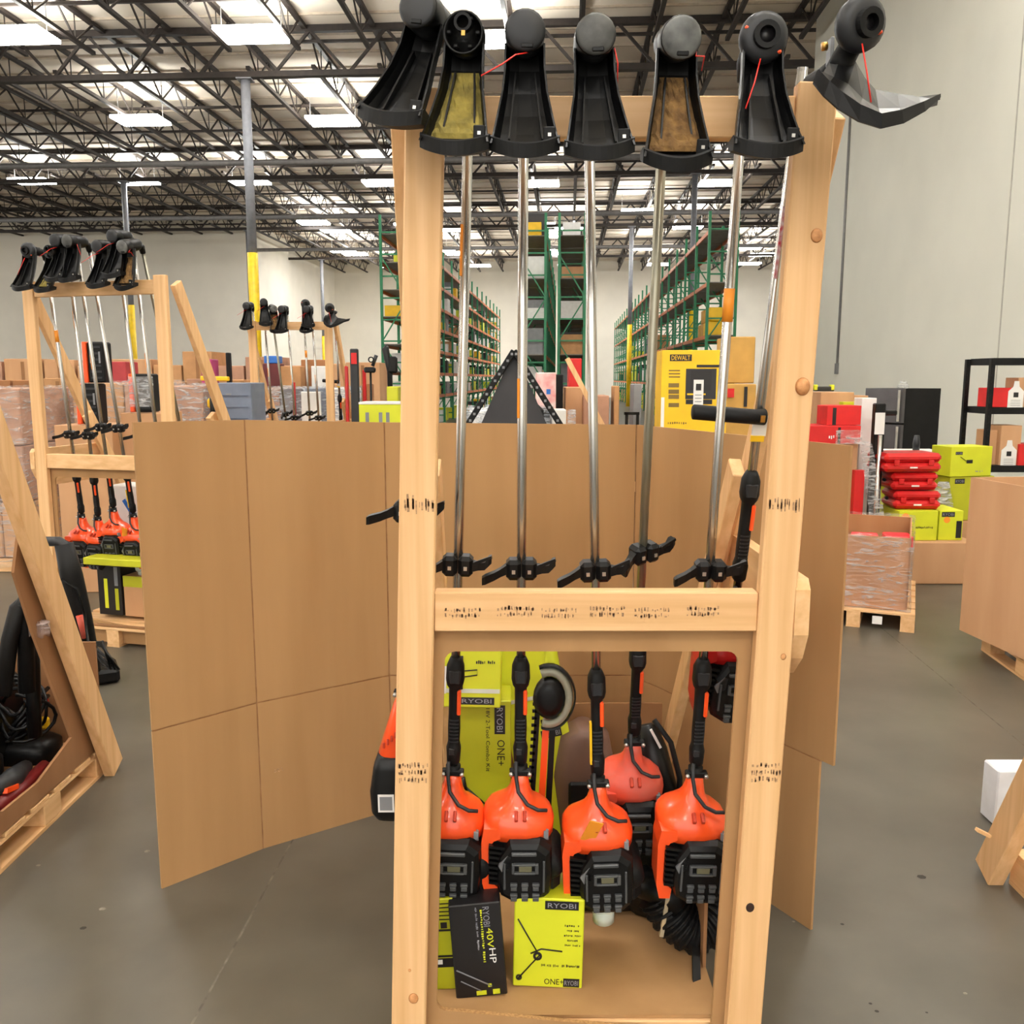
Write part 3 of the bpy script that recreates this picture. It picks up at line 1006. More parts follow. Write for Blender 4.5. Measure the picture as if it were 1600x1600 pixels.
# wide scoop shaped guard and tilted bump head of the foam handle trimmer, hooked over the right post
M7 = Matrix.LocRotScale(T7.location, T7.rotation_euler, None).inverted()
def add7(mb, name, mt, parent=None):
    return place(mb, M7).build(name, mt, parent or T7)
rim = [P(x, y, 2.03) for x, y in ((1296, 98), (1312, 92), (1337, 96), (1352, 122), (1368, 140), (1402, 146), (1436, 151), (1469, 147))]
skt = [P(x, y, d) for x, y, d in ((1279, 108, 2.00), (1296, 126, 1.93), (1316, 143, 1.90), (1345, 163, 1.875), (1378, 177, 1.87), (1410, 171, 1.89), (1444, 158, 1.93), (1470, 146, 1.99))]
skb = [P(x, y, d) for x, y, d in ((1272, 130, 2.00), (1288, 150, 1.93), (1310, 170, 1.90), (1343, 190, 1.88), (1378, 201, 1.875), (1412, 193, 1.895), (1446, 174, 1.935), (1470, 152, 1.99))]
mid7 = [a.lerp(b, .55) + Vector((0, .0, -.012)) for a, b in zip(rim, skt)]
g7 = MB()
thk = Vector((0, .006, -.004))
g7.loft([rim, mid7, [p + Vector((0, .006, -.004)) for p in skt], [p + thk + Vector((0, .012, -.004)) for p in skt], [p + thk * 2 for p in mid7], [p + thk for p in rim], rim], closed=False, smooth=False)
g7o = add7(g7, 'guard', BLK)
k7 = MB().loft([skt, skb, [p + Vector((0, .010, .002)) for p in skb], [p + Vector((0, .012, 0)) for p in skt], skt], closed=False, smooth=False)
add7(k7, 'guard_skirt', BLKM, g7o)
hc = P(1346, 38, 1.95)
hd = Vector((.30, -.93, -.20)).normalized()
hs_, hu, _ = ortho(hd)
def disc(prof, c=hc, n=22):
    return [[c + hd * y + (hs_ * math.cos(2 * math.pi * k / n) + hu * math.sin(2 * math.pi * k / n)) * r for k in range(n)] for r, y in prof]
nk = MB().tube([P(1312, 108, 2.04), P(1318, 92, 2.03), P(1332, 66, 2.01), hc + hd * -.02], [.030, .026, .024, .03], 14)
nk.tube([P(1262, 130, 2.235), P(1290, 118, 2.15), P(1314, 104, 2.05)], [.016, .022, .028], 12)
add7(nk, 'gear_head', BLKM)
h7 = add7(MB().loft(disc([(.028, -.03), (.050, -.02), (.054, -.004), (.051, .010), (.040, .016), (.030, .018)])), 'line_head', DGREY)
add7(MB().ring(hc + hd * .014, hs_, hu, .016, .028, -.02 if hs_.cross(hu).dot(hd) < 0 else .02, 22), 'bump_knob', BLKM, h7)
add7(MB().loft(disc([(.016, .017), (.0155, .0185)])), 'knob_hole', PRBLK, h7)
for px, py in ((1319, 15), (1367, 52)):
    q = P(px, py, 1.955)
    add7(MB().box(q + hd * .012, (.013, .012, .007), ch=.002), 'line_eyelet', ORANGE, h7)
add7(MB().tube([P(1347, 68, 1.93), P(1354, 110, 1.93), P(1361, 160, 1.93)], .0016, 6), 'trimmer_line', REDL)
add7(MB().box(P(1297, 82, 2.05), (.008, .03, .055), ch=.002), 'guard_bracket', GREY, g7o)
add7(MB().cyl(P(1292, 72, 2.03), P(1284, 73, 2.03), .009, n=8), 'bracket_bolt', BRASS, g7o)
# ================================================================== standing cardboard sheet behind the rack
pts = [(-1.305, 3.09, 1.73), (-1.005, 3.38, 1.725), (-.527, 3.71, 1.70), (.515, 3.71, 1.69), (1.058, 2.79, 1.672)]
sheet = thing('cardboard_sheet', 'huge folded cardboard sheet standing behind the nearest tool rack', 'cardboard', (-.1, 3.5, 0))
CREASE = mat('cardboard_crease', (140, 98, 62), .9, rgb2=(164, 122, 82), scale=20)
for i in range(4):
    (xa, ya, za), (xb, yb, zb) = pts[i], pts[i + 1]
    a, b = Vector((xa, ya, 0)), Vector((xb, yb, 0))
    d = (b - a).normalized()
    n = Vector((d.y, -d.x, 0))           # towards the camera side
    g = .003
    a2, b2 = a + d * g, b - d * g
    cz = .615
    up = MB()
    th = .010
    up.add([a2 + Z * (cz + .003), b2 + Z * (cz + .003), b2 + Z * zb, a2 + Z * za, a2 - n * th + Z * (cz + .003), b2 - n * th + Z * (cz + .003), b2 - n * th + Z * zb, a2 - n * th + Z * za],
           [(0, 1, 2, 3), (7, 6, 5, 4), (0, 4, 5, 1), (1, 5, 6, 2), (2, 6, 7, 3), (3, 7, 4, 0)])
    up.build('panel', CARD, sheet)
    lo = MB()
    b3 = b2 - d * (.055 if i == 3 else 0)
    lo.add([a2, b3, b3 + Z * (cz - .003), a2 + Z * (cz - .003), a2 - n * th, b3 - n * th, b3 - n * th + Z * (cz - .003), a2 - n * th + Z * (cz - .003)],
           [(0, 1, 2, 3), (7, 6, 5, 4), (0, 4, 5, 1), (1, 5, 6, 2), (2, 6, 7, 3), (3, 7, 4, 0)])
    lo.build('lower_flap', CARD, sheet)
    cr = MB()
    cr.add([a2 - n * .003 + Z * (cz - .006), b3 - n * .003 + Z * (cz - .006), b3 - n * .003 + Z * (cz + .006), a2 - n * .003 + Z * (cz + .006)], [(0, 1, 2, 3)])
    if i > 0:
        a1 = a - n * .004
        cr.bar(a1, a1 + Z * za, .009, .004)
    cr.build('crease', CREASE, sheet)
# small print on the lower flap, and staple marks on the cut right edge
p = P(438, 1203, 3.39) + Vector((0, -.003, 0))
d = (Vector((-.527, 3.71, 0)) - Vector((-1.005, 3.38, 0))).normalized()
q0 = Vector((-1.005, 3.38, 0)) + d * .075
nn = Vector((d.y, -d.x, 0))
stamp(sheet, Vector((q0.x, q0.y, P(438, 1203, q0.y).z)) + nn * .001, d, Z, .034, .018, 2, 77)

# ================================================================== cartons with print
def carton(name, label, cat, o, size, yaw, mt, tilt=0.0, roll=0.0, group=None, parent=None, seam=True, bevel=.003):
    """carton standing on o (front bottom centre); returns thing and face frames"""
    R3 = (Matrix.Rotation(yaw, 3, 'Z') @ Matrix.Rotation(tilt, 3, 'X') @ Matrix.Rotation(roll, 3, 'Y'))
    ax, ay, az = R3 @ X, R3 @ Y, R3 @ Z
    o = Vector(o)
    w, dp, h = size
    m = MB().box(o + ay * dp / 2 + az * h / 2, size, R3, ch=bevel)
    t = m.build(name, mt, label=label, cat=cat, group=group, loc=o)
    def front(u, v, e=.0006):
        return o + ax * u + az * v - ay * e
    def side(s, u, v, e=.0006):
        return o + ax * (s * (w / 2 + e)) + ay * u + az * v
    return t, ax, ay, az, front, side

LOGO = lambda t, c, ax, ay, w, h, s='RYOBI': (MB().plate(c, ax, ay, w, h, .0006).build('logo_plate', PRBLK, t),
                                            MB().text(s, Vector(c) + Vector(ax).cross(Vector(ay)).normalized() * .0009, ax, ay, h * .58, w * .84).build('logo_lettering', PRGRY, t))

# lime cartons inside the rack, left half
def px_w(px0, px1, y, d):
    return P(px1, y, d).x - P(px0, y, d).x
zt = .152
# tall carton, printed sideways
b = P(755, 1300, 2.86)
c1, ax, ay, az, fr, sd = carton('tool_carton', 'tall lime carton with sideways black logo leaning behind the trimmers', 'carton', (b.x - .005, 2.86, zt), (.20, .18, .655), 0, LIMED, tilt=-.04)
LOGO(c1, fr(.062, .59), az * -1, ax, .100, .036)
MB().text('ONE+', fr(.066, .475, .001), az * -1, ax, .026, .09).build('print', PRBLK, c1)
MB().text('18V 2-Tool Combo Kit', fr(.022, .52, .001), az * -1, ax, .013, .22).build('print', PRBLK, c1)
mm = MB().tube([fr(-.060, .36, .002), fr(.055, .255, .002)], .003, 6)
mm.tube([fr(-.064, .39, .002), fr(-.056, .34, .002)], .008, 6)
mm.ring(fr(.06, .25, .002), ax, az, .008, .014, .002, 12)
mm.build('tool_picture', PRBLK, c1)
# carton lying on it, front face tipped up
b = P(735, 1100, 2.80)
zb1 = (Vector((0, 2.86, zt)) + az * .655).z
c2, ax, ay, az, fr, sd = carton('tool_carton', 'bright lime carton with clear tape lying on the tall lime carton', 'carton', (b.x - .01, 2.80, zb1 + .010), (.215, .30, .19), 0, LIME, tilt=-.10, roll=.02)
LOGO(c2, fr(.03, .022), ax, az, .115, .024)
MB().plate(fr(0, .055, .001), ax, az, .21, .014, .0006).build('packing_tape', TAPE, c2)
MB().scribble(11, fr(.06, .15, .001), ax, az, .012, .07).build('print', PRBLK, c2)
mm = MB().tube([fr(-.02, .17, .002), fr(-.02, .06, .002)], .004, 6).tube([fr(-.02, .12, .002), fr(.03, .125, .002), fr(.03, .108, .002), fr(-.02, .10, .002)], .002, 6)
mm.build('tool_picture', PRBLK, c2)
MB().plate(fr(-.085, .09, .001), ax, az, .03, .09, .0006).build('shipping_label', WHITE, c2)
# narrow carton behind the saw
b = P(870, 1260, 3.0)
c3, ax, ay, az, fr, sd = carton('tool_carton', 'narrow lime carton leaning behind the hedge trimmer', 'carton', (b.x + .03, 3.05, zt), (.22, .12, .80), 0, LIME, tilt=-.08, roll=-.20)
LOGO(c3, fr(.045, .46), ax, az, .075, .03, 'RYOBI')
MB().scribble(10, fr(.05, .51, .001), ax, az, .016, .12).build('print', PRBLK, c3)
MB().plate(fr(.02, .60, .001), ax, az, .20, .014).build('packing_tape', TAPE, c3)
# low cartons on the tray
b = P(708, 1548, 2.32)
c4, ax, ay, az, fr, sd = carton('tool_carton', 'slim lime and black carton at the left end of the tray', 'carton', (b.x - .035, 2.33, zt), (.10, .22, .28), 0, LIMED, roll=-.05)
MB().plate(fr(-.035, .165, .0008), ax, az, .028, .27).build('print', PRBLK, c4)
for v in (.105, .185, .085):
    MB().plate(fr(.012, v, .0010), ax, az, .07, .006).build('print', PRBLK, c4)
MB().plate(fr(.012, .085, .0011), ax, az, .07, .028).build('print', PRBLK, c4)
MB().plate(fr(.0, .088, .0020), ax, az, .02, .014).build('print', WHITE, c4)
MB().plate(fr(-.005, .20, .0012), ax, az, .018, .018).build('print', PRBLK, c4)
MB().plate(fr(.020, .20, .0012), ax, az, .018, .018).build('print', PRBLK, c4)
for k in range(5):
    MB().plate(fr(.012, .218 + k * .012, .0012), ax, az, .05, .003).build('print', PRBLK, c4)
MB().text('RYOBI', fr(-.036, .10, .0014), az, -ax, .014, .12).build('print', PRGRY, c4)
b = P(752, 1552, 2.30)
c5, ax, ay, az, fr, sd = carton('tool_carton', 'black carton printed 40V HP in yellow and white', 'carton', (b.x + .002, 2.30, zt), (.145, .20, .285), .06, PRBLK, roll=-.07)
MB().text('RYOBI', fr(.030, .245, .001), az * -1, ax, .018, .060).build('print', PRGRY, c5)
MB().text('40V', fr(.036, .18, .001), az * -1, ax, .018, .060).build('print', LIME, c5)
MB().text('HP', fr(.040, .125, .001), az * -1, ax, .018, .045).build('print', WHITE, c5)
MB().scribble(24, fr(.016, .19, .001), az * -1, ax, .007, .17).build('print', LIME, c5)
MB().scribble(29, fr(.002, .21, .001), az * -1, ax, .006, .13).build('print', PRGRY, c5)
mm = MB().tube([fr(-.065, .09, .001), fr(.03, .032, .001)], .0018, 6).tube([fr(-.055, .055, .001), fr(.0, .02, .001)], .0014, 6)
mm.build('tool_picture', GREY, c5)
mm = MB().plate(fr(.0, .014, .001), ax, az, .028, .013).plate(fr(.042, .014, .001), ax, az, .020, .015).plate(fr(.025, .035, .001), ax, az, .010, .010)
mm.build('tool_picture', LIME, c5)
b = P(855, 1542, 2.34)
c6, ax, ay, az, fr, sd = carton('tool_carton', 'square lime carton with trimmer picture beside the black carton', 'carton', (b.x, 2.34, zt), (.198, .20, .275), -.04, LIME, roll=.02)
LOGO(c6, fr(.068, .018), ax, az, .046, .026)
MB().text('ONE+', fr(.018, .020, .001), ax, az, .018, .055).build('print', PRBLK, c6)
LOGO(c6, fr(.035, .256), ax, az, .095, .026)
mm = MB().tube([fr(-.085, .025, .001), fr(-.025, .10, .001), fr(-.06, .16, .001), fr(-.088, .21, .001)], .0022, 6)
mm.tube([fr(-.05, .105, .001), fr(-.02, .12, .001), fr(.04, .115, .001)], .0022, 6)
mm.ring(fr(-.03, .098, .001), ax, az, .006, .013, .002, 12).ring(fr(-.082, .03, .001), ax, az, .004, .009, .002, 12)
mm.build('tool_picture', PRBLK, c6)
for k, (v, w_) in enumerate([(.195, .05), (.18, .035), (.165, .05), (.15, .03), (.135, .045)]):
    MB().scribble(8 + k, fr(.068, v, .001), ax, az, .006, w_).build('print', PRBLK, c6)
MB().scribble(26, fr(.035, .07, .001), ax, az, .008, .11).build('print', PRBLK, c6)

# ================================================================== hedge trimmer standing on its tip
ht = thing('hedge_trimmer', 'lime hedge trimmer standing on its blade with a grey guard ring', 'hedge trimmer', P(838, 1300, 2.60))
b0, b1 = P(836, 1290, 2.62), P(848, 1095, 2.62)
dr = (b1 - b0).normalized()
sd_ = Vector((dr.z, 0, -dr.x))
m = MB().bar(b0 - sd_ * .014, b1 - sd_ * .014, .016, .006, up=Y)
for k in range(18):
    c = b0 + (b1 - b0) * (k + .5) / 18 - sd_ * .022
    m.box(c, (.016, .006, .009))
m.build('blade', BLKM, ht)
m = MB().bar(b0 + sd_ * .016, b1 + sd_ * .014, .020, .008, up=Y)
m.build('blade_sheath', ORANGE, ht)
MB().bar(b0 + sd_ * .040 + Z * .04, b1 + sd_ * .034, .018, .010, up=Y).build('guide_bar', BLK, ht)
c = P(858, 1090, 2.60)
gr = MB()
rings = []
for k in range(20):
    a = -1.9 + 3.9 * k / 19
    e = Vector((math.cos(a) * .055, -.0, math.sin(a) * .078))
    o_ = e.normalized()
    p = c + e
    rings.append([p + o_ * .014 + Y * -.012, p + o_ * .020 + Y * .02, p - o_ * .004 + Y * .02, p - o_ * .006 + Y * -.012])
gr.loft(rings)
gr.build('hand_guard', mat('clear_grey_guard', (150, 150, 132), .3), ht)
rings = []
for k in range(20):
    a = -1.9 + 3.9 * k / 19
    e = Vector((math.cos(a) * .055, 0, math.sin(a) * .078))
    o_ = e.normalized(); p = c + e * 1.0 + o_ * .022
    rings.append([p + Y * -.014, p + o_ * .006 + Y * .01, p + Y * .02])
MB().loft(rings).build('guard_rim', BLK, ht)
MB().loft([[c + Vector((math.cos(a) * r * .75, y, math.sin(a) * r)) for a in [2 * math.pi * i / 18 for i in range(18)]] for r, y in [(.062, .02), (.066, -.005), (.05, -.02), (.03, -.024)]]).build('motor_housing', BLK, ht)
h0, h1 = P(862, 1050, 2.64), P(861, 1020, 2.64)
MB().tube([h0 - Z * .04, h0, h1, h1 + Z * .06], [.032, .028, .020, .014], 12).build('handle', LIME, ht)

# ================================================================== leaf blower with ribbed tube
lb = thing('leaf_blower', 'black backpack blower with ribbed hose lying at the right of the tray', 'leaf blower', (.36, 2.62, .152))
hose = []
for k in range(25):
    t_ = k / 24
    a = math.radians(200 + 150 * t_)
    hose.append(Vector((.47 + .115 * math.cos(a), 2.60, .40 + .115 * math.sin(a))))
m = MB()
rr, pp = [], []
cp = [P(1030, 1395, 2.56), P(1055, 1432, 2.54), P(1085, 1452, 2.53), P(1115, 1432, 2.55), P(1122, 1395, 2.60)]
for k in range(61):
    t_ = k / 60 * (len(cp) - 1)
    i = min(int(t_), len(cp) - 2)
    f_ = t_ - i
    p0 = cp[max(i - 1, 0)]; p1 = cp[i]; p2 = cp[i + 1]; p3 = cp[min(i + 2, len(cp) - 1)]
    pp.append(.5 * ((2 * p1) + (p2 - p0) * f_ + (2 * p0 - 5 * p1 + 4 * p2 - p3) * f_ ** 2 + (3 * p1 - p0 - 3 * p2 + p3) * f_ ** 3))
    rr.append(.074 if k % 4 < 2 else .064)
m.tube(pp, rr, 18, smooth=False)
m.build('ribbed_hose', BLKM, lb)
m = MB().loft([sellipse((P(1060, 1400, 2.72).x, 2.78), hx, hy, z, 18, 3) for z, hx, hy in [(.153, .17, .12), (.20, .19, .14), (.40, .17, .14), (.48, .12, .10)]])
m.build('blower_body', BLK, lb)
m = MB().bar(P(1044, 1395, 2.49), P(1033, 1462, 2.49), .014, .012)
m.build('label_strip', mat('cream_label', (196, 172, 130), .6, rgb2=(160, 150, 130), scale=40), lb)
m = MB().tube([P(1000, 1375, 2.58), P(1040, 1395, 2.53), P(1062, 1410, 2.52)], [.05, .046, .052], 14)
m.build('air_duct', BLK, lb)
m = MB().bar(P(1087, 1480, 2.46), P(1089, 1553, 2.34), .024, .006, up=Y)
m.build('strap', BLKM, lb)
m = MB().box(P(1085, 1392, 2.5), (.012, .012, .05))
m.build('switch', ORANGED, lb)

# power tool resting against the back: black blower tube handle
bh = thing('blower_handle', 'black ribbed power tool body leaning behind the trimmers', 'power tool', P(1030, 1260, 2.75))
a, b = P(1010, 1135, 2.78), P(1040, 1260, 2.70)
m = MB().tube([a + (a - b) * .03, a, a + (b - a) * .3, b], [.022, .034, .050, .052], 14)
m.build('body', BLK, bh)
m = MB().tube([P(1022, 1125, 2.72), P(1048, 1160, 2.70), P(1062, 1215, 2.69), P(1060, 1262, 2.69)], .009, 8)
m.build('loop_handle', BLKM, bh)
MB().bar(P(1017, 1140, 2.71), P(1032, 1168, 2.71), .010, .008).build('label_strip', WHITE, bh)
m = MB().tube([b, b - Z * .30], [.05, .045], 12)
m.build('motor_body', BLK, bh)
# sundries on the tray
t = thing('power_tool', 'dusty red power tool lying under the rear trimmer', 'power tool', P(985, 1390, 2.72))
m = MB().loft([sellipse((P(985, 1390, 2.75).x, 2.80), hx, hy, z, 16, 3) for z, hx, hy in [(.153, .10, .07), (.28, .11, .09), (.44, .09, .08), (.50, .04, .04)]])
m.build('housing', ORANGED, t)
MB().box(P(975, 1340, 2.70), (.05, .03, .03), ch=.005).build('cap', REDP, t)
MB().box(P(985, 1300, 2.69), (.12, .02, .04), ch=.005).build('grille', BLK, t)
t = thing('power_tool', 'brown dusty rounded housing behind the lime cartons', 'power tool', (P(912, 1220, 3.1).x, 3.1, .152))
MB().loft([sellipse((P(912, 1220, 3.1).x, 3.12), hx, .08, z, 16, 3) for z, hx in [(.153, .10), (.45, .12), (.60, .09), (.63, .03)]]).build('housing', mat('dusty_brown_plastic', (112, 84, 72), .6), t)
MB().box((P(912, 1220, 3.1).x, 3.03, .40), (.12, .02, .10), ch=.008).build('grille', BLKM, t)

bc = MB().loft([sellipse((P(950, 1430, 2.72).x, 2.80), hx, hy, z, 18, 4) for z, hx, hy in [(.152, .13, .09), (.17, .14, .10), (.25, .14, .10), (.265, .12, .08)]]).build('tool_case', BLK, label='flat black tool case behind the white fuel tank', cat='tool case')
MB().box((P(950, 1430, 2.72).x, 2.698, .215), (.06, .012, .02), ch=.004).build('handle', BLKM, bc)
# ================================================================== rack at the left edge: only its right side shows
LR = Rack((-2.44, 2.86, 0), 0, 0.0)
tl, _, _, _ = lumber_rack(LR, 'pine tool rack beside the left edge, its brace foot on the floor', panel=False, braces=(True, False))
m = MB().bar((-1.92, 2.95, 2.50), (-1.925, 4.10, .02), .05, .115, up=Y, ch=.004)
m.build('upper_brace', WZ, tl)
pallet('pallet of the left rack with open deck ends', Rack((-2.44, 2.98, 0), 0, 0), -.50, .48, .08, 1.16)
sp = MB()
# cardboard side panel with a cut out: strip along the brace and along the foot
o_ = Vector((-1.962, 0, 0))
def yz(px, py, x=-1.962):
    u, v = (px - 800) / F, (800 - py) / F
    zc = x / u
    return (zc * (CT + v * ST), CH + zc * (v * CT - ST))
strip = [yz(22, 895), yz(50, 985), yz(78, 1060), yz(112, 1152), yz(60, 1222), yz(4, 1268), (2.90, .42), (2.90, .145), (4.10, .145), yz(120, 1060), yz(60, 900), yz(30, 830)]
sp.prism(strip, o_, Y, Z, -.012)
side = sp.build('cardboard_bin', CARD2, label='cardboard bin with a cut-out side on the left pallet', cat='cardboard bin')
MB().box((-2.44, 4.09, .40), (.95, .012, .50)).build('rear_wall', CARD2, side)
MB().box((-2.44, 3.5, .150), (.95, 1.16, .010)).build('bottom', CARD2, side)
# bunched wrap on its edge
m = MB()
rnd = random.Random(4)
for k in range(3):
    cpt = P(52 + k * 9, 985 - abs(k - 1) * 4, 3.6)
    m.loft([[cpt + Vector((rnd.uniform(-.004, .004) + .020 * math.cos(a), .016 * math.sin(a), zz_ + rnd.uniform(-.006, .006))) for a in [i * .7 for i in range(9)]] for zz_ in (-.03, -.01, .01, .03)])
m.build('bunched_wrap', film('bunched_wrap_film', (216, 196, 190), .5), side)

# black hoses, tools in the left bin
pw = thing('pressure_washer', 'black wheeled machine with tall handle standing in the left bin', 'pressure washer', (-2.25, 3.55, .155))
MB().tube([P(5, 1085, 3.6), P(15, 1000, 3.62), P(28, 950, 3.63), P(36, 936, 3.64), P(40, 960, 3.66), P(42, 1080, 3.68)], .034, 10).build('frame_handle', BLKM, pw)
MB().tube([P(50, 1000, 3.72), P(54, 1150, 3.72)], .03, 10).build('frame_post', BLK, pw)
MB().box((-2.45, 3.84, .36), (.36, .40, .40), ch=.05).build('body', BLK, pw)
hs = thing('garden_hose', 'loops of thin black hose hanging in the left bin', 'hose', (-2.2, 3.4, .50))
for k in range(7):
    c = P(14 + (k % 3) * 12, 1090 + (k % 4) * 14, 3.72 + .04 * k)
    r = .085 + .018 * (k % 3)
    MB().tube([c + Vector((r * math.cos(a), .04 * math.sin(a * 2 + k), r * .9 * math.sin(a))) for a in [i * 2 * math.pi / 18 + k for i in range(18)]], .008, 6).build('loop', BLK, hs)
for k in range(3):
    MB().tube([P(15, 1140 + k * 8, 3.75), P(50, 1100 + k * 10, 3.8), P(75, 1075 + 12 * k, 4.0)], .010, 6).build('loop', BLK, hs)
t = thing('power_tool', 'black power tool with orange trigger in the left bin corner', 'power tool', P(30, 1235, 3.6))
MB().tube([P(-5, 1232, 3.42), P(20, 1216, 3.54), P(40, 1198, 3.68)], [.03, .045, .03], 12).build('body', DGREY, t)
MB().bar(P(8, 1236, 3.42), P(26, 1228, 3.50), .02, .02).build('trigger', ORANGE, t)
t = MB().tube([P(-10, 1266, 3.36), P(35, 1232, 3.55), P(70, 1196, 3.74)], [.03, .034, .026], 10).build('tool_case', mat('dark_red_plastic', (110, 20, 22), .4), label='dark red tubular tool lying along the left bin', cat='power tool')
MB().box(P(62, 1190, 3.98), (.12, .08, .06), Matrix.Rotation(.3, 3, 'Z'), ch=.01).build('battery_pack', LIMED, label='small lime tool body in the left bin corner', cat='power tool')
MB().box(P(58, 1130, 3.95), (.10, .05, .05), Matrix.Rotation(.2, 3, 'Z'), ch=.01).build('battery_pack', YEL, label='small yellow tool part among the left hoses', cat='power tool')
MB().loft([[P(66, 1100, 4.0) + Vector((math.cos(a) * r, y, math.sin(a) * r * 1.3)) for a in [i * .7 for i in range(9)]] for r, y in [(.01, -.03), (.024, -.02), (.024, .02), (.01, .03)]]).build('fuel_cap', REDP, label='small red cap among the left hoses', cat='cap')
MB().loft([sellipse((P(58, 1165, 3.95).x - .06, 3.92), hx, hy, P(58, 1165, 3.95).z + dz, 16, 3.4) for hx, hy, dz in [(.15, .09, -.07), (.17, .11, -.04), (.17, .11, .03), (.12, .08, .06), (.05, .04, .07)]]).build('tool_case', BLK, label='black tool case lying low in the left bin', cat='tool case')

bm = MB().loft([sellipse((-2.33, 3.42), hx, hy, z, 18, 3.5) for z, hx, hy in [(.157, .18, .22), (.18, .20, .24), (.30, .20, .24), (.35, .15, .18), (.36, .05, .06)]]).build('tool_case', BLK, label='wide black rounded case lying on the floor of the left bin', cat='tool case')
MB().tube([(-2.40, 3.20, .35), (-2.33, 3.18, .40), (-2.24, 3.20, .35)], .014, 8).build('handle', BLKM, bm)
# ================================================================== rack at the right edge, mirrored
RRk = Rack((2.42, 1.93, 0), 0, 0)
tr_, _, _, _ = lumber_rack(RRk, 'pine tool rack beside the right edge, only its brace foot showing', panel=False, braces=(False, True))
MB().bar((1.84, 2.02, 2.50), (1.815, 3.17, .02), .06, .115, up=Y, ch=.004).build('upper_brace', WZ, tr_)
pallet('pallet of the right rack with knotty deck boards', Rack((2.42, 2.03, 0), 0, 0), -.55, .48, .02, 1.10, nb=7)
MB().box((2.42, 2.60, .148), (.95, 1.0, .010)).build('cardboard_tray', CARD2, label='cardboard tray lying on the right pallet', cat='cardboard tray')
fb = MB().box((P(1575, 1235, 3.55).x + .06, 3.62, P(1575, 1206, 3.55).z / 2), (.20, .12, P(1575, 1206, 3.55).z - .002), ch=.006)
fb.build('foam_block', mat('white_foam', (232, 233, 238), .7), label='white foam block standing on the floor behind the right brace', cat='foam block')
MB().bar(P(1526, 1296, 3.1), P(1546, 1306, 3.1), .02, .012).build('splinter', WX, tr_)

# ================================================================== gaylord bins at the right
def open_bin(name, label, corners, z0, z1, mt, th=.012, cat='cardboard bin', bottom=True):
    n = len(corners)
    c = sum((Vector((x, y, 0)) for x, y in corners), Vector()) / n
    t = thing(name, label, cat, (c.x, c.y, z0))
    for i in range(n):
        a, b = Vector((*corners[i], 0)), Vector((*corners[(i + 1) % n], 0))
        d = (b - a).normalized()
        nn = Vector((-d.y, d.x, 0))
        if nn.dot(c - a) < 0:
            nn = -nn
        p = [a, b, b + nn * th, a + nn * th]
        m = MB().add([q + Z * z0 for q in p] + [q + Z * z1 for q in p], [(0, 1, 5, 4), (1, 2, 6, 5), (2, 3, 7, 6), (3, 0, 4, 7), (4, 5, 6, 7), (3, 2, 1, 0)])
        m.build('side_panel', mt, t)
    m = MB().add([Vector((x, y, z0 + .01)) for x, y in corners], [tuple(range(n))])
    m.build('bottom', mt, t)
    return t
CARDR = mat('pinkish_cardboard', (188, 142, 102), .85, rgb2=(200, 156, 116), scale=1.0, stretch=(5, 5, .8))
open_bin('cardboard_bin', 'tall plain cardboard bin with open top at the right edge', [(3.12, 6.06), (3.24, 4.90), (4.38, 5.0), (4.28, 6.16)], .145, 1.215, CARDR)
pallet('dark pallet under the tall plain cardboard bin', Rack((3.18, 4.86, 0), -.10, 0), -.02, 1.12, .02, 1.20)
# wrapped low bin with red goods
ang = .30
Rw = Rack((2.05, 6.95, 0), -.42, 0)
cor = [Rw.T(x, y, 0) for x, y in ((.26, .02), (1.0, .02), (1.0, 1.15), (.26, 1.15))]
wb = open_bin('cardboard_bin', 'low cardboard bin in stretch wrap holding red goods', [(c.x, c.y) for c in cor], .145, .70, mat('bin_cardboard', (168, 116, 76), .85, rgb2=(180, 130, 90), scale=1, stretch=(5, 5, .8)))
rnd = random.Random(8)
def wrapshell(parent, R, x0, x1, y0, y1, z0, z1, mt, amp=.012, seed=1, top=True):
    rnd = random.Random(seed)
    m = MB()
    loop = [(x0 + (x1 - x0) * k / 8, y0) for k in range(8)] + [(x1, y0 + (y1 - y0) * k / 8) for k in range(8)] + [(x1 - (x1 - x0) * k / 8, y1) for k in range(8)] + [(x0, y1 - (y1 - y0) * k / 8) for k in range(8)]
    rings = []
    for q in range(7):
        z = z0 + (z1 - z0) * q / 6
        rings.append([R.T(x, y, z + rnd.uniform(-.01, .01)) + Vector((rnd.uniform(-amp, amp), rnd.uniform(-amp, amp), 0)) for x, y in loop])
    m.loft(rings, cap=False)
    return m.build('stretch_wrap', mt, parent)
wrapshell(wb, Rw, .24, 1.02, 0, 1.17, .12, .72, WRAP, .012, 2)
pallet('pale pallet with white tag under the wrapped low bin', Rw, .20, 1.06, -.05, 1.2)
MB().plate(Rw.T(.80, -.0505, .072), Rw.ax, Z, .07, .062, .002).build('pallet_tag', WHITE, label='white tag stuck on the end of the pale pallet', cat='tag')
for k in range(3):
    MB().box(Rw.T(.42 + k * .24, .30 + .1 * k, .60), (.20, .20, .10), Matrix.Rotation(-.42 + .1 * k, 3, 'Z'), ch=.008).build('red_pack', mat('bright_red_pack', (232, 44, 52), .4), label='bright red pack lying under wrap in the low bin', cat='pack', group='red packs in the low bin')
MB().box(Rw.T(.63, .58, .35), (.68, .90, .36), Matrix.Rotation(-.42, 3, 'Z')).build('inner_carton', CARD2, label='brown carton filling the low wrapped bin', cat='carton')

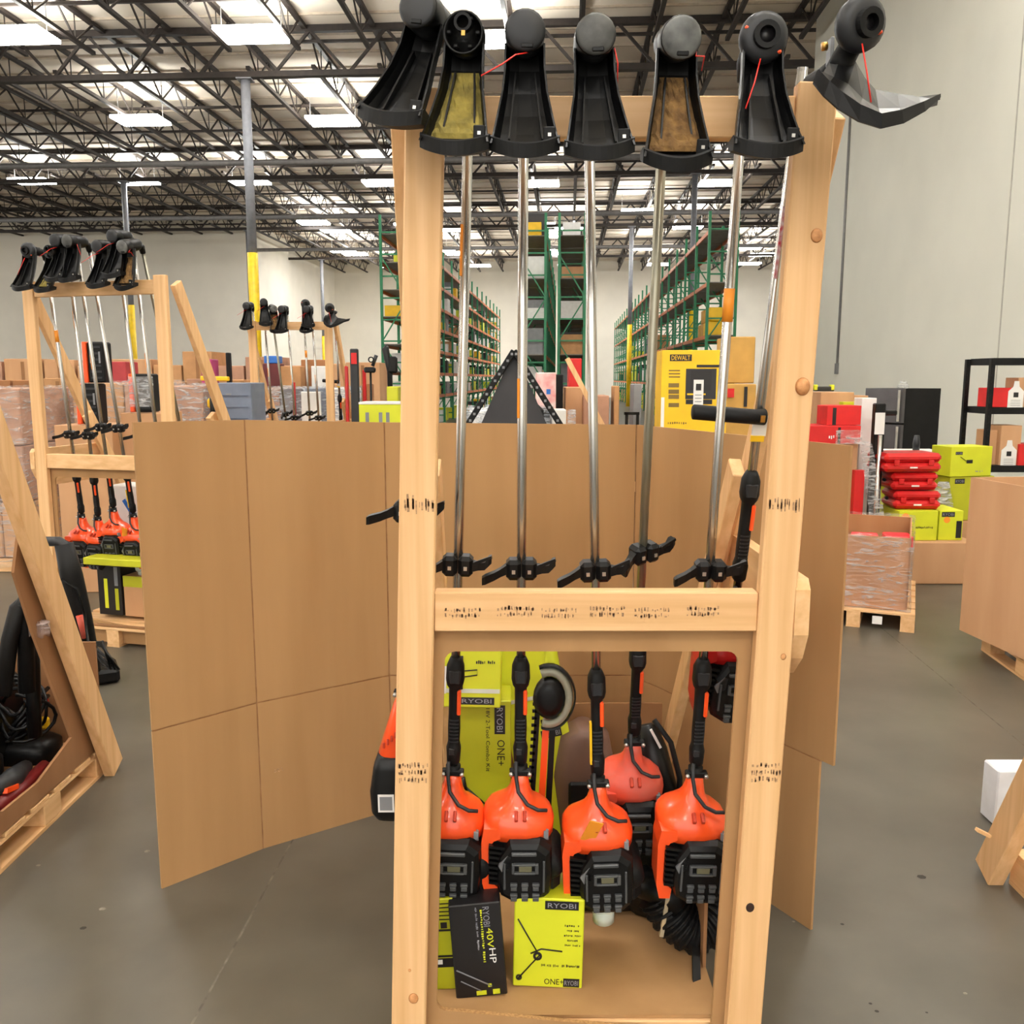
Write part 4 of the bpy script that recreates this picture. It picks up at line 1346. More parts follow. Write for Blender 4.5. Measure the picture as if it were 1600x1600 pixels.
# moulded red cases, three high
def tool_case(label, c, size, yaw, tilt=0):
    R3 = Matrix.Rotation(yaw, 3, 'Z') @ Matrix.Rotation(tilt, 3, 'Y')
    t = thing('tool_case', label, 'tool case', Vector(c) - Z * size[2] / 2)
    w, d, h = size
    MB().box(Vector(c) + R3 @ Vector((0, 0, h * .25)), (w, d, h * .48), R3, ch=.03).build('lid', REDP, t)
    MB().box(Vector(c) - R3 @ Vector((0, 0, h * .25)), (w, d, h * .48), R3, ch=.03).build('case_body', REDP, t)
    for s in (-.3, .3):
        MB().box(Vector(c) + R3 @ Vector((s * w, -d / 2 - .004, 0)), (.05, .012, .05), R3, ch=.004).build('latch', REDP, t)
    MB().box(Vector(c) + R3 @ Vector((0, -d / 2 - .003, -h * .25)), (.07, .004, .014), R3).build('emblem', WHITE, t)
    MB().box(Vector(c) + R3 @ Vector((-w / 2 - .012, -.02, 0)), (.025, .05, .03), R3, ch=.008).build('handle', BLKM, t)
    return t
dcs = 8.2
c = P(1424, 732, dcs); s3 = P(1440, 767, dcs); s4 = P(1438, 781, dcs)
z1 = P(1430, 796, dcs).z
tool_case('lowest red moulded tool case, standing on the lime cartons', (P(1436, 781, dcs).x, dcs + .18, z1 + .085), (.43, .36, .17), -.06)
tool_case('middle red moulded tool case of the stack', (P(1431, 757, dcs).x, dcs + .18, z1 + .26), (.43, .36, .165), -.02)
tool_case('topmost red moulded tool case, wider than those under it', (P(1424, 727, dcs).x, dcs + .17, z1 + .435), (.54, .40, .175), .05)
l1, ax, ay, az, fr, sd = carton('tool_carton', 'lime carton with orange spot under the red tool cases', 'carton', (P(1430, 815, dcs).x, dcs - .06, .40), (.36, .40, z1 - .405), 0, LIME)
MB().ring(fr(-.12, .22, .001), ax, az, .0, .035, .002, 14).build('print', ORTAG, l1)
MB().scribble(13, fr(.06, .12, .001), ax, az, .02, .16).build('print', PRBLK, l1)
l2, ax, ay, az, fr, sd = carton('tool_carton', 'lime carton with black logo right of the carton under the red cases', 'carton', (P(1476, 815, dcs).x + .035, dcs - .05, .40), (.22, .40, z1 - .405), 0, LIME)
LOGO(l2, fr(-.03, .24), ax, az, .12, .045)
MB().ring(fr(-.04, .19, .001), ax, az, .0, .03, .002, 14).build('print', ORTAG, l2)
MB().plate(fr(.075, .10, .001), ax, az, .05, .16).build('print', PRBLK, l2)
MB().box((P(1450, 815, dcs).x, dcs + .16, .20), (.80, .60, .395), ch=.01).build('carton', CARDR, label='brown base carton under the lime cartons and red cases', cat='carton')
# lime cartons behind the bin
dl = 9.0
zb = P(1500, 752, dl).z
l3, ax, ay, az, fr, sd = carton('tool_carton', 'upper lime carton with chainsaw picture beside the black shelf', 'carton', (P(1517, 730, dl).x, dl, zb + .05), (.47, .30, .30), .20, LIME, tilt=0)
LOGO(l3, fr(-.145, .235), ax, az, .08, .03)
mm = MB().plate(fr(-.02, .15, .001), ax, az, .07, .035).bar(fr(-.05, .15, .002), fr(-.13, .20, .002), .012, .002)
mm.build('tool_picture', PRBLK, l3)
MB().scribble(8, fr(.10, .05, .001), ax, az, .02, .10).build('print', PRGRY, l3)
l4, ax, ay, az, fr, sd = carton('tool_carton', 'lower lime carton with black logo beside the black shelf', 'carton', (P(1520, 760, dl).x, dl + .02, .45), (.50, .34, zb + .047 - .45), .18, LIMED)
LOGO(l4, fr(-.14, zb - .45 + .0), ax, az, .11, .05)
MB().box((P(1520, 800, dl).x, dl + .2, .222), (.56, .44, .445), ch=.01).build('carton', CARDR, label='brown base carton under the lime chainsaw cartons', cat='carton')
# white plastic sack
m = MB()
c = P(1474, 775, 8.9)
rings = []
rnd = random.Random(12)
for q in range(9):
    z = .01 + (c.z + .14 - .01) * q / 8
    r = .13 * math.sin(.5 + 2.4 * q / 8) + .02
    rings.append([Vector((P(1474, 775, 8.9).x + r * math.cos(a) + rnd.uniform(-.015, .015), 8.93 + r * .6 * math.sin(a) + rnd.uniform(-.015, .015), z)) for a in [i * 2 * math.pi / 14 for i in range(14)]])
m.loft(rings)
m.build('plastic_sack', film('sack_film', (222, 224, 222), .38), label='clear plastic sack between red cases and lime cartons', cat='sack')

# refrigerator
df = 12.3
x0, xm, x1 = P(1385, 640, df).x, P(1414, 640, df).x, P(1475, 640, df + .55).x
ft = thing('refrigerator', 'dark two-door refrigerator against the white side wall', 'refrigerator', ((x0 + x1) / 2 + .1, df + .3, 0))
ztp = P(1440, 607, df).z
fyaw = .62
R3 = Matrix.Rotation(fyaw, 3, 'Z')
cf = Vector((P(1414, 640, df).x, df, 0))
fx, fy = R3 @ X, R3 @ Y
# the black flank faces right of the corner, the doors left of it
cxr = Vector((1, .35, 0)).normalized(); cxl = Vector((-.62, .78, 0)).normalized()
def slab(a, b, z0, z1, th, inw):
    p = [a, b, b + inw * th, a + inw * th]
    return MB().add([q + Z * z0 for q in p] + [q + Z * z1 for q in p], [(0, 1, 5, 4), (1, 2, 6, 5), (2, 3, 7, 6), (3, 0, 4, 7), (4, 5, 6, 7), (3, 2, 1, 0)])
wr_, wl_ = .60, .55
p0 = cf
slab(p0, p0 + cxr * wr_, .04, ztp, wl_, cxl).build('cabinet', BLKM, ft)
dg = mat('dark_steel_door', (92, 90, 92), .35, metal=.5)
pl = p0 - cxr * .05
slab(pl, pl + cxl * wl_, P(1400, 662, df).z + .01, ztp, .045, cxr).build('freezer_door', dg, ft)
slab(pl, pl + cxl * wl_, .06, P(1400, 662, df).z - .02, .045, cxr).build('door', dg, ft)
for za, zb_ in ((P(1400, 662, df).z + .03, ztp - .02), (.5, P(1400, 662, df).z - .04)):
    MB().bar(pl + cxl * .03 - cxr * .03 + Z * za, pl + cxl * .03 - cxr * .03 + Z * zb_, .025, .025).build('door_handle', BOLT, ft)
slab(p0 + cxr * .02 + cxl * .02, p0 + cxr * (wr_ - .02) + cxl * .02, 0, .04, .5, cxl).build('foot', BLK, ft)
# wipes on the fridge
p = p0 + cxr * .3 + cxl * .3
MB().tube([p + Z * ztp, p + Z * (ztp + .10)], [.09, .04], 10).build('plastic_bag', film('sack_film', (222, 224, 222), .38), label='crumpled clear bag lying on the refrigerator', cat='bag')
# white bench and cup in front of it
d0 = 11.2
tb = thing('side_table', 'white low table in front of the refrigerator', 'table', (P(1440, 705, d0).x, d0, 0))
ztb = P(1440, 706, d0).z
MB().box((P(1440, 705, d0).x, d0 + .25, ztb - .02), (.66, .5, .04), ch=.006).build('table_top', WHITE, tb)
for sx in (-.29, .29):
    for sy in (.04, .46):
        MB().box((P(1440, 705, d0).x + sx, d0 + sy, (ztb - .04) / 2), (.04, .04, ztb - .04)).build('leg', WHITE, tb)
MB().tube([Vector((P(1437, 700, d0).x, d0 + .1, ztb)), Vector((P(1437, 700, d0).x, d0 + .1, ztb + .10)), Vector((P(1437, 700, d0).x, d0 + .1, ztb + .20))], [.04, .045, .03], 12).build('spray_bottle', DGREY, label='small dark bottle on the white low table', cat='bottle')

# black shelf unit at the right edge
dsf = 9.3
sx0 = P(1548, 600, dsf).x
zt_ = P(1560, 560, dsf).z
su = thing('shelf_unit', 'black metal shelf unit holding tagged cartons at the right edge', 'shelf', (sx0 + .6, dsf + .25, 0))
for x in (sx0, sx0 + 1.2):
    for y in (dsf, dsf + .5):
        pm = MB().box((x, y, zt_ / 2), (.045, .045, zt_))
        for k in range(12):
            pm.box((x, y - .024, zt_ - .1 - k * .07), (.02, .006, .02))
        pm.build('post', BLK, su)
shz = [zt_ - .03, P(1560, 642, dsf).z, P(1560, 733, dsf).z, .35]
for z in shz:
    MB().box((sx0 + .6, dsf + .25, z), (1.16, .46, .07)).build('shelf', BLKM, su)
def shelf_carton(px0, py0, px1, py1, d, dep, mt, label, zb=None, name='carton', cat='carton', group=None):
    a, b = P(px0, py0, d), P(px1, py1, d)
    z0 = b.z if zb is None else zb
    return MB().box(((a.x + b.x) / 2, d + dep / 2, (a.z + z0) / 2), (b.x - a.x, dep, a.z - z0), ch=.004).build(name, mt, label=label, cat=cat, group=group)
shelf_carton(1552, 606, 1590, 640, dsf + .03, .3, REDC, 'red carton on the middle shelf of the black unit', zb=shz[1] + .036)
shelf_carton(1578, 588, 1610, 640, dsf + .12, .25, CARDR, 'brown carton behind the red carton on the black unit', zb=shz[1] + .036) if False else None
shelf_carton(1592, 590, 1640, 640, dsf + .06, .25, CARDR, 'brown carton beside the red carton on the black unit', zb=shz[1] + .036)
shelf_carton(1565, 665, 1592, 731, dsf + .05, .3, CARDR, 'brown carton with white tag on the lower shelf', zb=shz[2] + .036)
shelf_carton(1545, 672, 1563, 731, dsf + .12, .25, CARDR, 'narrow brown carton on the lower black shelf', zb=shz[2] + .036)
shelf_carton(1593, 694, 1640, 731, dsf + .02, .25, REDC, 'red carton on the lower shelf of the black unit', zb=shz[2] + .036)
for px, py, w, h in ((1587, 620, .16, .23), (1576, 712, .16, .23)):
    p = P(px, py, dsf + (.026 if py < 650 else .046))
    tg = MB().prism([(-w / 2, -h / 2), (w / 2, -h / 2), (w / 2, h * .25), (w * .2, h * .45), (w * .15, h * .7), (-w * .15, h * .7), (-w * .2, h * .45), (-w / 2, h * .25)], p, X, Z, .002).build('hang_tag', WHITE, label='white hang tag on the %s of the black shelf unit' % ('middle shelf' if py < 650 else 'lower shelf'), cat='tag')
    MB().box(p + Vector((0, -.003, .02)), (.05, .001, .05)).build('print', PRBLK, tg)
    for k in range(4):
        MB().box(p + Vector((0, -.003, -.035 - k * .018)), (.10, .001, .004)).build('print', GREY, tg)

# goods between the rack post and the refrigerator
d1 = 8.35
zr = P(1300, 693, d1).z
gb = MB().box((P(1302, 700, d1).x, d1 + .35, (zr) / 2), (.54, .50, zr - .004), ch=.005).build('carton', CARDR, label='brown carton under the red boxes behind the right post', cat='carton')
r1, ax, ay, az, fr, sd = carton('tool_carton', 'long flat red carton with white script behind the right post', 'carton', (P(1302, 694, d1).x, d1, zr), (.50, .40, .165), 0, REDC)
MB().scribble(3, fr(-.02, .06, .001), ax, az, .035, .06).build('print', WHITE, r1)
MB().plate(fr(.05, .075, .001), ax, az, .025, .15).build('print', PRBLK, r1)
zr2 = zr + .168
r2, ax, ay, az, fr, sd = carton('tool_carton', 'red carton with black band standing on the flat red carton', 'carton', (P(1317, 660, d1 + .1).x, d1 + .08, zr2), (.32, .28, .18), 0, REDC)
MB().plate(fr(-.09, .08, .001), ax, az, .035, .16).build('print', PRBLK, r2)
MB().box(Vector((P(1305, 690, d1).x + .12, d1 - .012, zr + .06)), (.24, .012, .13)).build('stretch_wrap', WRAP, r1)
b1 = shelf_carton(1283, 613, 1330, 700, 9.2, .5, CARDR, 'brown carton with yellow level on top behind the red cartons', zb=0.0)
zz1 = P(1290, 612, 9.2).z
lv = thing('spirit_level', 'short black and yellow tool lying on the brown carton', 'spirit level', (P(1292, 604, 9.2).x, 9.3, zz1 + .002))
MB().box((P(1292, 604, 9.2).x, 9.3, zz1 + .028), (.21, .06, .05), ch=.008).build('body', mat('black_yellow_body', (40, 40, 36), .4), lv)
for s in (-.085, .085):
    MB().box((P(1292, 604, 9.2).x + s, 9.3, zz1 + .04), (.04, .065, .06), ch=.008).build('end_cap', LIME, lv)
shelf_carton(1333, 618, 1352, 700, 9.6, .4, CARDR, 'narrow brown carton beside the carton with the level', zb=0.0)
shelf_carton(1318, 628, 1346, 700, 9.0, .12, LIMED, 'lime carton edge showing over the red cartons', zb=0.0)
sa = shelf_carton(1347, 622, 1362, 760, 8.7, .2, WHITE, 'white appliance panel beside the red cartons', zb=0.0, name='appliance_panel', cat='panel')
fan = thing('floor_stand', 'black stand with a white paper tag before the refrigerator', 'stand', (P(1372, 760, 8.4).x, 8.4, 0))
fx_ = P(1370, 700, 8.4).x
MB().box((fx_, 8.4, P(1370, 630, 8.4).z / 2), (.10, .08, P(1370, 630, 8.4).z), ch=.01).build('stand_post', BLK, fan)
MB().box((fx_ + .06, 8.4, P(1370, 645, 8.4).z), (.20, .07, .05), ch=.01).build('stand_arm', BLK, fan)
MB().box((fx_, 8.42, .02), (.4, .3, .04), ch=.01).build('stand_base', BLK, fan)
MB().box((P(1376, 662, 8.3).x, 8.32, P(1376, 662, 8.3).z), (.09, .003, .20)).build('paper_tag', WHITE, fan)
MB().tube([(P(1373, 720, 8.25).x, 8.25, 0), (P(1373, 720, 8.25).x, 8.25, P(1373, 680, 8.25).z)], .02, 10).build('chrome_tube', STEEL, fan)
# red pallet behind, with hanging wrap
shelf_carton(1336, 735, 1347, 818, 8.25, .07, REDC, 'red carton standing low behind the cardboard sheet', zb=0.0)
m = MB()
rings = []
rnd = random.Random(2)
for q in range(7):
    pxa, pxb = 1344 + q * 2.5, 1362 + q * 3.5
    py = 690 + q * 21
    a, b = P(pxa, py, 8.1), P(pxb, py, 8.15)
    rings.append([a + (b - a) * k / 5 + Vector((0, rnd.uniform(-.02, .02), 0)) for k in range(6)])
m.loft(rings, closed=False)
m.build('hanging_wrap', WRAPH, r1)
shelf_carton(1372, 740, 1386, 800, 9.0, .3, LIMED, 'small lime carton half hidden beside the red tool cases', zb=0.0)
# ================================================================== two more tool racks
def rmat(R):
    return Matrix.Translation(R.o) @ Matrix((R.ax, R.ay, Z)).transposed().to_4x4()
def hang(src, R, lx, src_lx, label, group, dz=0.0, spin=0.0, dy=0.0, hw_k=1.0):
    M0 = Matrix.LocRotScale(src.location, src.rotation_euler, None)
    rel = rmat(Rack(MAIN.o, 0, 0)).inverted() @ M0
    c = copy_tree(src)
    M1 = rmat(R) @ Matrix.Translation((lx - src_lx, dy, dz)) @ rel
    c.location = M1.to_translation()
    c.rotation_euler = (M1.to_3x3() @ Matrix.Rotation(spin, 3, 'Z')).to_euler()
    tag(c, label, None, group)
    return c
def lxof(t): return (t.location.x - MAIN.o.x)
T3x, T4x, T6x, T2x, T7x, T5x = [lxof(t) for t in (T3, T4, T6, T2, T7, T5)]

LEFT = Rack((-2.80, 6.12, 0), math.radians(-15), 0.0)
lrk, lp, lm, lpan = lumber_rack(LEFT, 'pine tool rack standing behind the left end of the cardboard sheet', hw=.52, mats=(WX, WZ))
GL = 'trimmers on the rack behind the left cardboard'
for src, sx, lx, lab, dz in [(T6, T6x, -.44, 'bump head trimmer at the outer post of the left pine rack', -.03), (T2, T2x, -.31, 'open spool trimmer with dried dirt on the left pine rack', -.05),
                           (T3, T3x, -.16, 'smooth capped trimmer on the left pine rack', .02), (T4, T4x, .02, 'worn capped trimmer with paper tag on the left pine rack', .02),
                           (T3, T3x, .16, 'smooth capped trimmer on the left pine rack', -.03), (T3, T3x, .28, 'smooth capped trimmer on the left pine rack', .03),
                           (T5, T5x, .40, 'dirt caked trimmer next to the inner post of the left pine rack', -.02)]:
    hang(src, LEFT, lx, sx, lab, GL, dz + .14)
pallet('pallet with pale front board under the left pine rack', LEFT, -.50, .46, .0, 1.1)
MB().bar(LEFT.T(-.42, .02, .152), LEFT.T(.50, .02, .152), .02, .012).build('cardboard_strip', CARD2, label='cardboard strip along the front of the left pine rack', cat='cardboard')
for lx, w, h, mt, lab in [(-.20, .20, .42, PRBLK, 'black and lime carton at the outer end inside the left pine rack'), (.02, .20, .30, CARDR, 'brown carton with lime lid inside the left pine rack'),
                         (.27, .26, .42, PRBLK, 'black carton with lime lettering at the inner end of the left pine rack')]:
    p = LEFT.T(lx, .22, .165)
    t, ax, ay, az, fr, sd = carton('tool_carton', lab, 'carton', p, (w, .3, h), math.radians(-15), mt)
    if mt is PRBLK:
        MB().plate(fr(-.03, .16, .001), ax, az, .03, .22).build('print', LIME, t)
        MB().plate(fr(.06, .12, .001), ax, az, .03, .16).build('print', LIMED, t)
        MB().plate(fr(.06, .29, .001), ax, az, .03, .14).build('print', GREY, t)
    else:
        MB().plate(fr(.0, .26, .001), ax, az, w, .08).build('print', LIMED, t)
p = LEFT.T(.05, .20, .60)
MB().box(p, (.62, .32, .05), Matrix.Rotation(math.radians(-15), 3, 'Z'), ch=.005).build('tool_carton', LIMED, label='flat lime carton lying on the cartons in the left pine rack', cat='carton')
MB().box(LEFT.T(-.2, .60, .62), (.30, .2, .94), Matrix.Rotation(math.radians(-15), 3, 'Z'), ch=.01).build('carton', WHITE, label='tall white carton with blue tape at the back of the left pine rack', cat='carton')
MB().box(LEFT.T(.34, .62, .62), (.16, .2, .94), Matrix.Rotation(math.radians(-15), 3, 'Z'), ch=.01).build('carton', GREY, label='tall grey carton at the back of the left pine rack', cat='carton')
t = MB().bar(LEFT.T(-.24, .48, .98), LEFT.T(-.12, .48, .80), .03, .004, up=LEFT.ay).build('tape_strip', BLUEP, label='blue tape strip across the tall white carton', cat='tape')

# black and orange chainsaw packs standing on a carton behind the shafts
def pack(label, px0, py0, px1, py1, d, dep=.16, lean=0.0):
    a, b = P(px0, py0, d), P(px1, py1, d)
    t = thing('saw_pack', label, 'tool pack', ((a.x + b.x) / 2, d, b.z))
    w, h = b.x - a.x, a.z - b.z
    R3 = Matrix.Rotation(lean, 3, 'Y')
    c = Vector(((a.x + b.x) / 2, d + dep / 2, (a.z + b.z) / 2))
    MB().box(c + R3 @ Vector((w * .1, 0, 0)), (w * .8, dep, h), R3, ch=.012).build('pack_body', BLKM, t)
    MB().box(c + R3 @ Vector((-w * .42, -.01, 0)), (w * .2, dep, h), R3, ch=.006).build('orange_edge', ORANGE, t)
    m = MB()
    for k in range(6):
        m.box(c + R3 @ Vector((w * .1, -dep / 2 - .004, h * (-.38 + k * .15))), (w * .5, .008, h * .05), R3)
    m.build('moulding', DGREY, t)
    for s in (-.12, .3):
        MB().box(c + R3 @ Vector((w * s, -dep / 2 - .006, h * .12)), (w * .08, .006, h * .28), R3).build('print', GREY, t)
    return t
dpk = 7.75
pack('upper black and orange tool pack behind the left rack shafts', 128, 534, 165, 598, dpk)
pack('lower black and orange tool pack behind the left rack shafts', 118, 599, 157, 663, dpk)
zpk = P(130, 664, dpk).z
MB().box((P(140, 664, dpk).x - .06, dpk + .25, zpk / 2), (.50, .5, zpk - .004), ch=.006).build('carton', CARDR, label='brown carton carrying the black and orange tool packs', cat='carton')
t = pack('wrapped black and red tool pack near the inner post of the left rack', 201, 584, 240, 644, 7.9)
wz_ = P(210, 645, 7.9).z
MB().box((P(220, 645, 7.9).x, 8.15, wz_ / 2), (.36, .5, wz_ - .004), ch=.006).build('carton', CARDR, label='brown carton under the wrapped black and red tool pack', cat='carton')
MB().box((P(220, 615, 7.85).x, 7.86, P(220, 612, 7.85).z), (.21, .02, .26)).build('stretch_wrap', WRAPH, t)

# tall black wand and cable standing before the left rack
vw = thing('stick_vacuum', 'black upright wand with looping cable before the left pine rack', 'stick vacuum', PZ(135, 1045, 0))
MB().tube([P(68, 846, 5.0), P(92, 846, 5.0), P(103, 852, 5.0), P(108, 870, 5.0)], .028, 10).build('handle', DGREY, vw)
MB().tube([P(100, 850, 5.0), P(112, 900, 5.0), P(128, 965, 5.05), P(146, 1048, 5.1)], [.05, .06, .055, .045], 12).build('body', BLKM, vw)
MB().box(PZ(150, 1062, 0) + Z * .05, (.26, .30, .09), Matrix.Rotation(.5, 3, 'Z'), ch=.02).build('floor_head', BLKM, vw)
MB().tube([P(146, 1046, 5.1), PZ(150, 1062, 0) + Z * .06], .03, 10).build('neck', BLK, vw)
MB().tube([P(124, 962, 4.98), P(133, 996, 5.0)], .02, 8).build('release_strip', ORANGED, vw)
for k in range(3):
    MB().tube([P(95, 905, 4.95), P(120, 920, 4.95), P(132, 960, 4.95), P(138, 1005, 4.95), P(160, 1010 - 4 * k, 4.9), P(186 - 6 * k, 1046, 4.9), P(160, 1022 + 8 * k, 4.9), P(140, 1003, 4.95)], .008, 6).build('cable', BLK, vw)

MID = Rack((-2.545, 10.45, 0), math.radians(-6), 0.0)
mrk, _, _, _ = lumber_rack(MID, 'distant pine tool rack in front of the grey and yellow column', hw=.45, panel=True)
GM = 'trimmers on the distant pine rack'
for src, sx, lx, lab, dz, sp in [(T3, T3x, -.46, 'smooth capped trimmer on the distant pine rack', 0, 0), (T3, T3x, -.33, 'smooth capped trimmer on the distant pine rack', .04, .4), (T5, T5x, -.20, 'dirt caked trimmer on the distant pine rack', -.02, .5),
                               (T3, T3x, -.05, 'smooth capped trimmer on the distant pine rack', -.04, 0), (T6, T6x, .12, 'bump head trimmer on the distant pine rack', .02, .5),
                               (T3, T3x, .24, 'smooth capped trimmer on the distant pine rack', -.04, 0), (T7, T7x, .46, 'tilted guard trimmer at the end post of the distant pine rack', -.02, 0)]:
    hang(src, MID, lx, sx, lab, GM, dz + .08, sp)
pallet('pallet under the distant pine rack', MID, -.42, .42, .06, 1.1)

# ================================================================== piled goods behind the cardboard
def bgbox(px0, py0, px1, py1, d, dep, mt, label, zb=0.0, name='carton', cat='carton', group=None, ch=.008, yaw=0.0):
    a, b = P(px0, py0, d), P(px1, py0, d)
    zb_ = zb
    return MB().box(((a.x + b.x) / 2, d + dep / 2, (a.z + zb_) / 2), (b.x - a.x, dep, a.z - zb_), Matrix.Rotation(yaw, 3, 'Z'), ch=ch).build(name, mt, label=label, cat=cat, group=group)
# row of brown carton stacks on pallets along the far left aisle
rnd = random.Random(21)
C3 = [CARDR, mat('carton_tan', (186, 140, 96), .85), mat('carton_brown', (160, 110, 72), .85), mat('carton_rose', (178, 136, 112), .85)]
GROW = 'brown carton stacks along the far left aisle'
for row, (d, tops, px) in enumerate([(16.5, (548, 572), -40), (14.0, (590, 612), -30)]):
    while px < 545:
        w = rnd.uniform(44, 66)
        d_ = d
        a, b = P(px, 600, d_), P(px + w - 2, 600, d_)
        z = 0.0
        ztop = P(px, rnd.uniform(*tops), d_).z
        n = 2
        for k in range(n):
            h = ztop / n
            ins = rnd.uniform(0, .03)
            o = MB().box(((a.x + b.x) / 2, d_ + .5, z + h / 2), (b.x - a.x - ins, 1.0, h - .006), ch=.01).build('carton', rnd.choice(C3),
                label='brown carton in the tall stacks farthest back along the left aisle' if row == 0 else 'brown carton in the lower stacks before the tall left stacks', cat='carton', group=GROW + (' at the back' if row == 0 else ' in front'))
            if row == 0 or k == 1:
                MB().box(((a.x + b.x) / 2, d_ - .004, z + h / 2), (.06, .006, h * .9)).build('tape', CARD2, o)
            z += h
        px += w
# wrapped pallet loads nearer
def wrapped_load(label, px0, px1, ptop, d, dep, mt, film_=WRAPH, n=2, seed=0):
    a, b = P(px0, ptop, d), P(px1, ptop, d)
    t = thing('wrapped_load', label, 'wrapped pallet load', ((a.x + b.x) / 2, d + dep / 2, 0))
    w = (b.x - a.x)
    rn = random.Random(seed)
    MB().box(((a.x + b.x) / 2, d + dep / 2, .07), (w, dep, .13)).build('pallet_base', WX, t)
    for k in range(n):
        for q in range(3):
            h = (a.z - .14) / 3
            MB().box((a.x + w * (k + .5) / n, d + dep / 2, .14 + h * (q + .5)), (w / n - .01, dep - .02, h - .01), ch=.01).build('load_carton', mt if not isinstance(mt, list) else rn.choice(mt), t)
    R = Rack((a.x, d, 0), 0, 0)
    wrapshell(t, R, -.02, w + .02, -.03, dep + .02, .05, a.z + .02, film_, .02, seed + 3)
    return t
wrapped_load('stretch wrapped brown load left of the left pine rack', -60, 28, 606, 8.6, 1.1, [C3[0], C3[3]], WRAP, 2, 1)
wrapped_load('stretch wrapped load seen through the left pine rack', 110, 232, 598, 9.4, 1.0, [C3[0], C3[3], C3[1]], WRAP, 3, 2)
wrapped_load('stretch wrapped load beside the brace of the left pine rack', 262, 316, 602, 9.0, 1.0, [C3[3], C3[0]], WRAPH, 1, 5)
bgbox(166, 565, 196, 600, 12.0, .4, mat('dull_red_carton', (176, 58, 62), .6), 'dull red carton above the wrapped load of the left rack')
bgbox(313, 561, 330, 576, 12.4, .3, MAGE, 'magenta carton among the brown stacks')
bgbox(352, 551, 358, 580, 12.6, .1, BLKM, 'thin black tool standing on the brown stacks', name='hand_tool', cat='tool')
yb = MB().bar(P(314, 591, 9.8), P(358, 592, 9.8), .06, .05, ch=.01).build('spirit_level', YEL, label='long yellow bar lying on the goods beside the blue grey cabinet', cat='bar')
cb = bgbox(341, 598, 392, 660, 9.0, .5, BLUEG, 'blue grey flat cabinet left of the distant pine rack', name='cabinet', cat='cabinet')
for k in range(3):
    p = P(366, 618 + 18 * k, 8.99)
    MB().box(p, (.28, .006, .006)).build('panel_seam', mat('blue_grey_seam', (88, 96, 116), .6), cb)
MB().box(P(357, 616, 8.99), (.05, .006, .015)).build('name_plate', GREY, cb)
bgbox(319, 600, 340, 640, 10.1, .4, C3[3], 'tan carton between brace and blue grey cabinet')
MB().box((P(333, 662, 8.7).x, 8.75, P(333, 661, 8.7).z / 2), (.24, .3, P(333, 661, 8.7).z - .002), ch=.01).build('carton', C3[2], label='brown carton under the yellow and black drill', cat='carton')
t = thing('power_drill', 'yellow and black drill standing by the blue grey cabinet', 'power tool', P(332, 655, 8.7))
MB().tube([P(333, 660, 8.7), P(332, 622, 8.7)], [.022, .03], 10).build('body', BLKM, t)
MB().box(P(334, 630, 8.72), (.12, .06, .10), ch=.02).build('housing', YEL, t)
# heap in plastic behind the distant rack
wrapped_load('clear wrapped heap of mixed goods behind the distant pine rack', 400, 545, 606, 12.0, 1.0, [WHITE, GREY, C3[3], PINKP, BLUEG], film('cloudy_wrap', (222, 228, 236), .42), 4, 9)
GB = 'mixed small goods above the clear wrapped heap'
for k, (x0, y0, x1, d, mt, lab) in enumerate([(412, 556, 433, 13.16, BLUEP, 'blue plastic tool case standing above the clear wrapped heap'), (438, 572, 469, 13.2, C3[1], 'tan carton behind the blue tool case'), (470, 562, 512, 13.5, C3[2], 'brown carton above the wrapped heap'),
                                 (456, 597, 460, 11.9, REDP, 'thin red tool standing before the wrapped heap'), (470, 612, 500, 11.9, WHITE, 'white carton before the wrapped heap'), (486, 572, 510, 13.14, WHITE, 'white tilted carton above the wrapped heap'),
                                 (410, 568, 436, 13.16, mat('maroon_plastic', (96, 30, 34), .5), 'maroon tool case under the blue tool case')]):
    bgbox(x0, y0, x1, 0, d, .06 if d < 12 else .3, mt, lab, zb=(P(410, 568, 13.16).z + .004 if mt is BLUEP else 0.0), name='tool_case' if 'case' in lab else 'carton', cat='tool case' if 'case' in lab else ('tool' if 'tool' in lab else 'carton'))
# tools and lime cartons left of the main rack's left post
t = thing('saw_pack', 'grey pack with red window right of the distant rack brace', 'tool pack', (P(554, 600, 10).x, 10, 0))
MB().box(Vector((P(554, 572, 10).x, 10, P(554, 545, 10).z / 2)), (.09, .06, P(554, 545, 10).z), ch=.01).build('pack_body', DGREY, t)
MB().box(P(553, 560, 9.96), (.06, .01, .12)).build('pack_window', REDC, t)
for px in (538, 566):
    bgbox(px, 572 if px < 550 else 578, px + 5, 0, 10.4, .06, REDP, 'slim red tool standing %s the grey pack' % ('left of' if px < 550 else 'right of'), name='hand_tool', cat='tool')
t = thing('cultivator', 'black upright cultivator standing behind the lime cartons', 'garden tool', (P(579, 640, 9.7).x, 9.7, 0))
MB().tube([(P(579, 640, 9.7).x, 9.7, 0), P(579, 580, 9.7)], .012, 8).build('shaft', BLKM, t)
MB().box(P(578, 578, 9.68), (.12, .08, .06), ch=.015).build('motor', BLK, t)
MB().ring(P(580, 562, 9.68), X, Z, .02, .032, .02, 12).build('wheel', BLKM, t)
MB().tube([P(582, 572, 9.7), P(588, 555, 9.7)], .02, 8).build('bracket', DGREY, t)
t = thing('cultivator', 'black garden tool with upright handle next to the green rack upright', 'garden tool', (P(606, 640, 9.9).x, 9.9, 0))
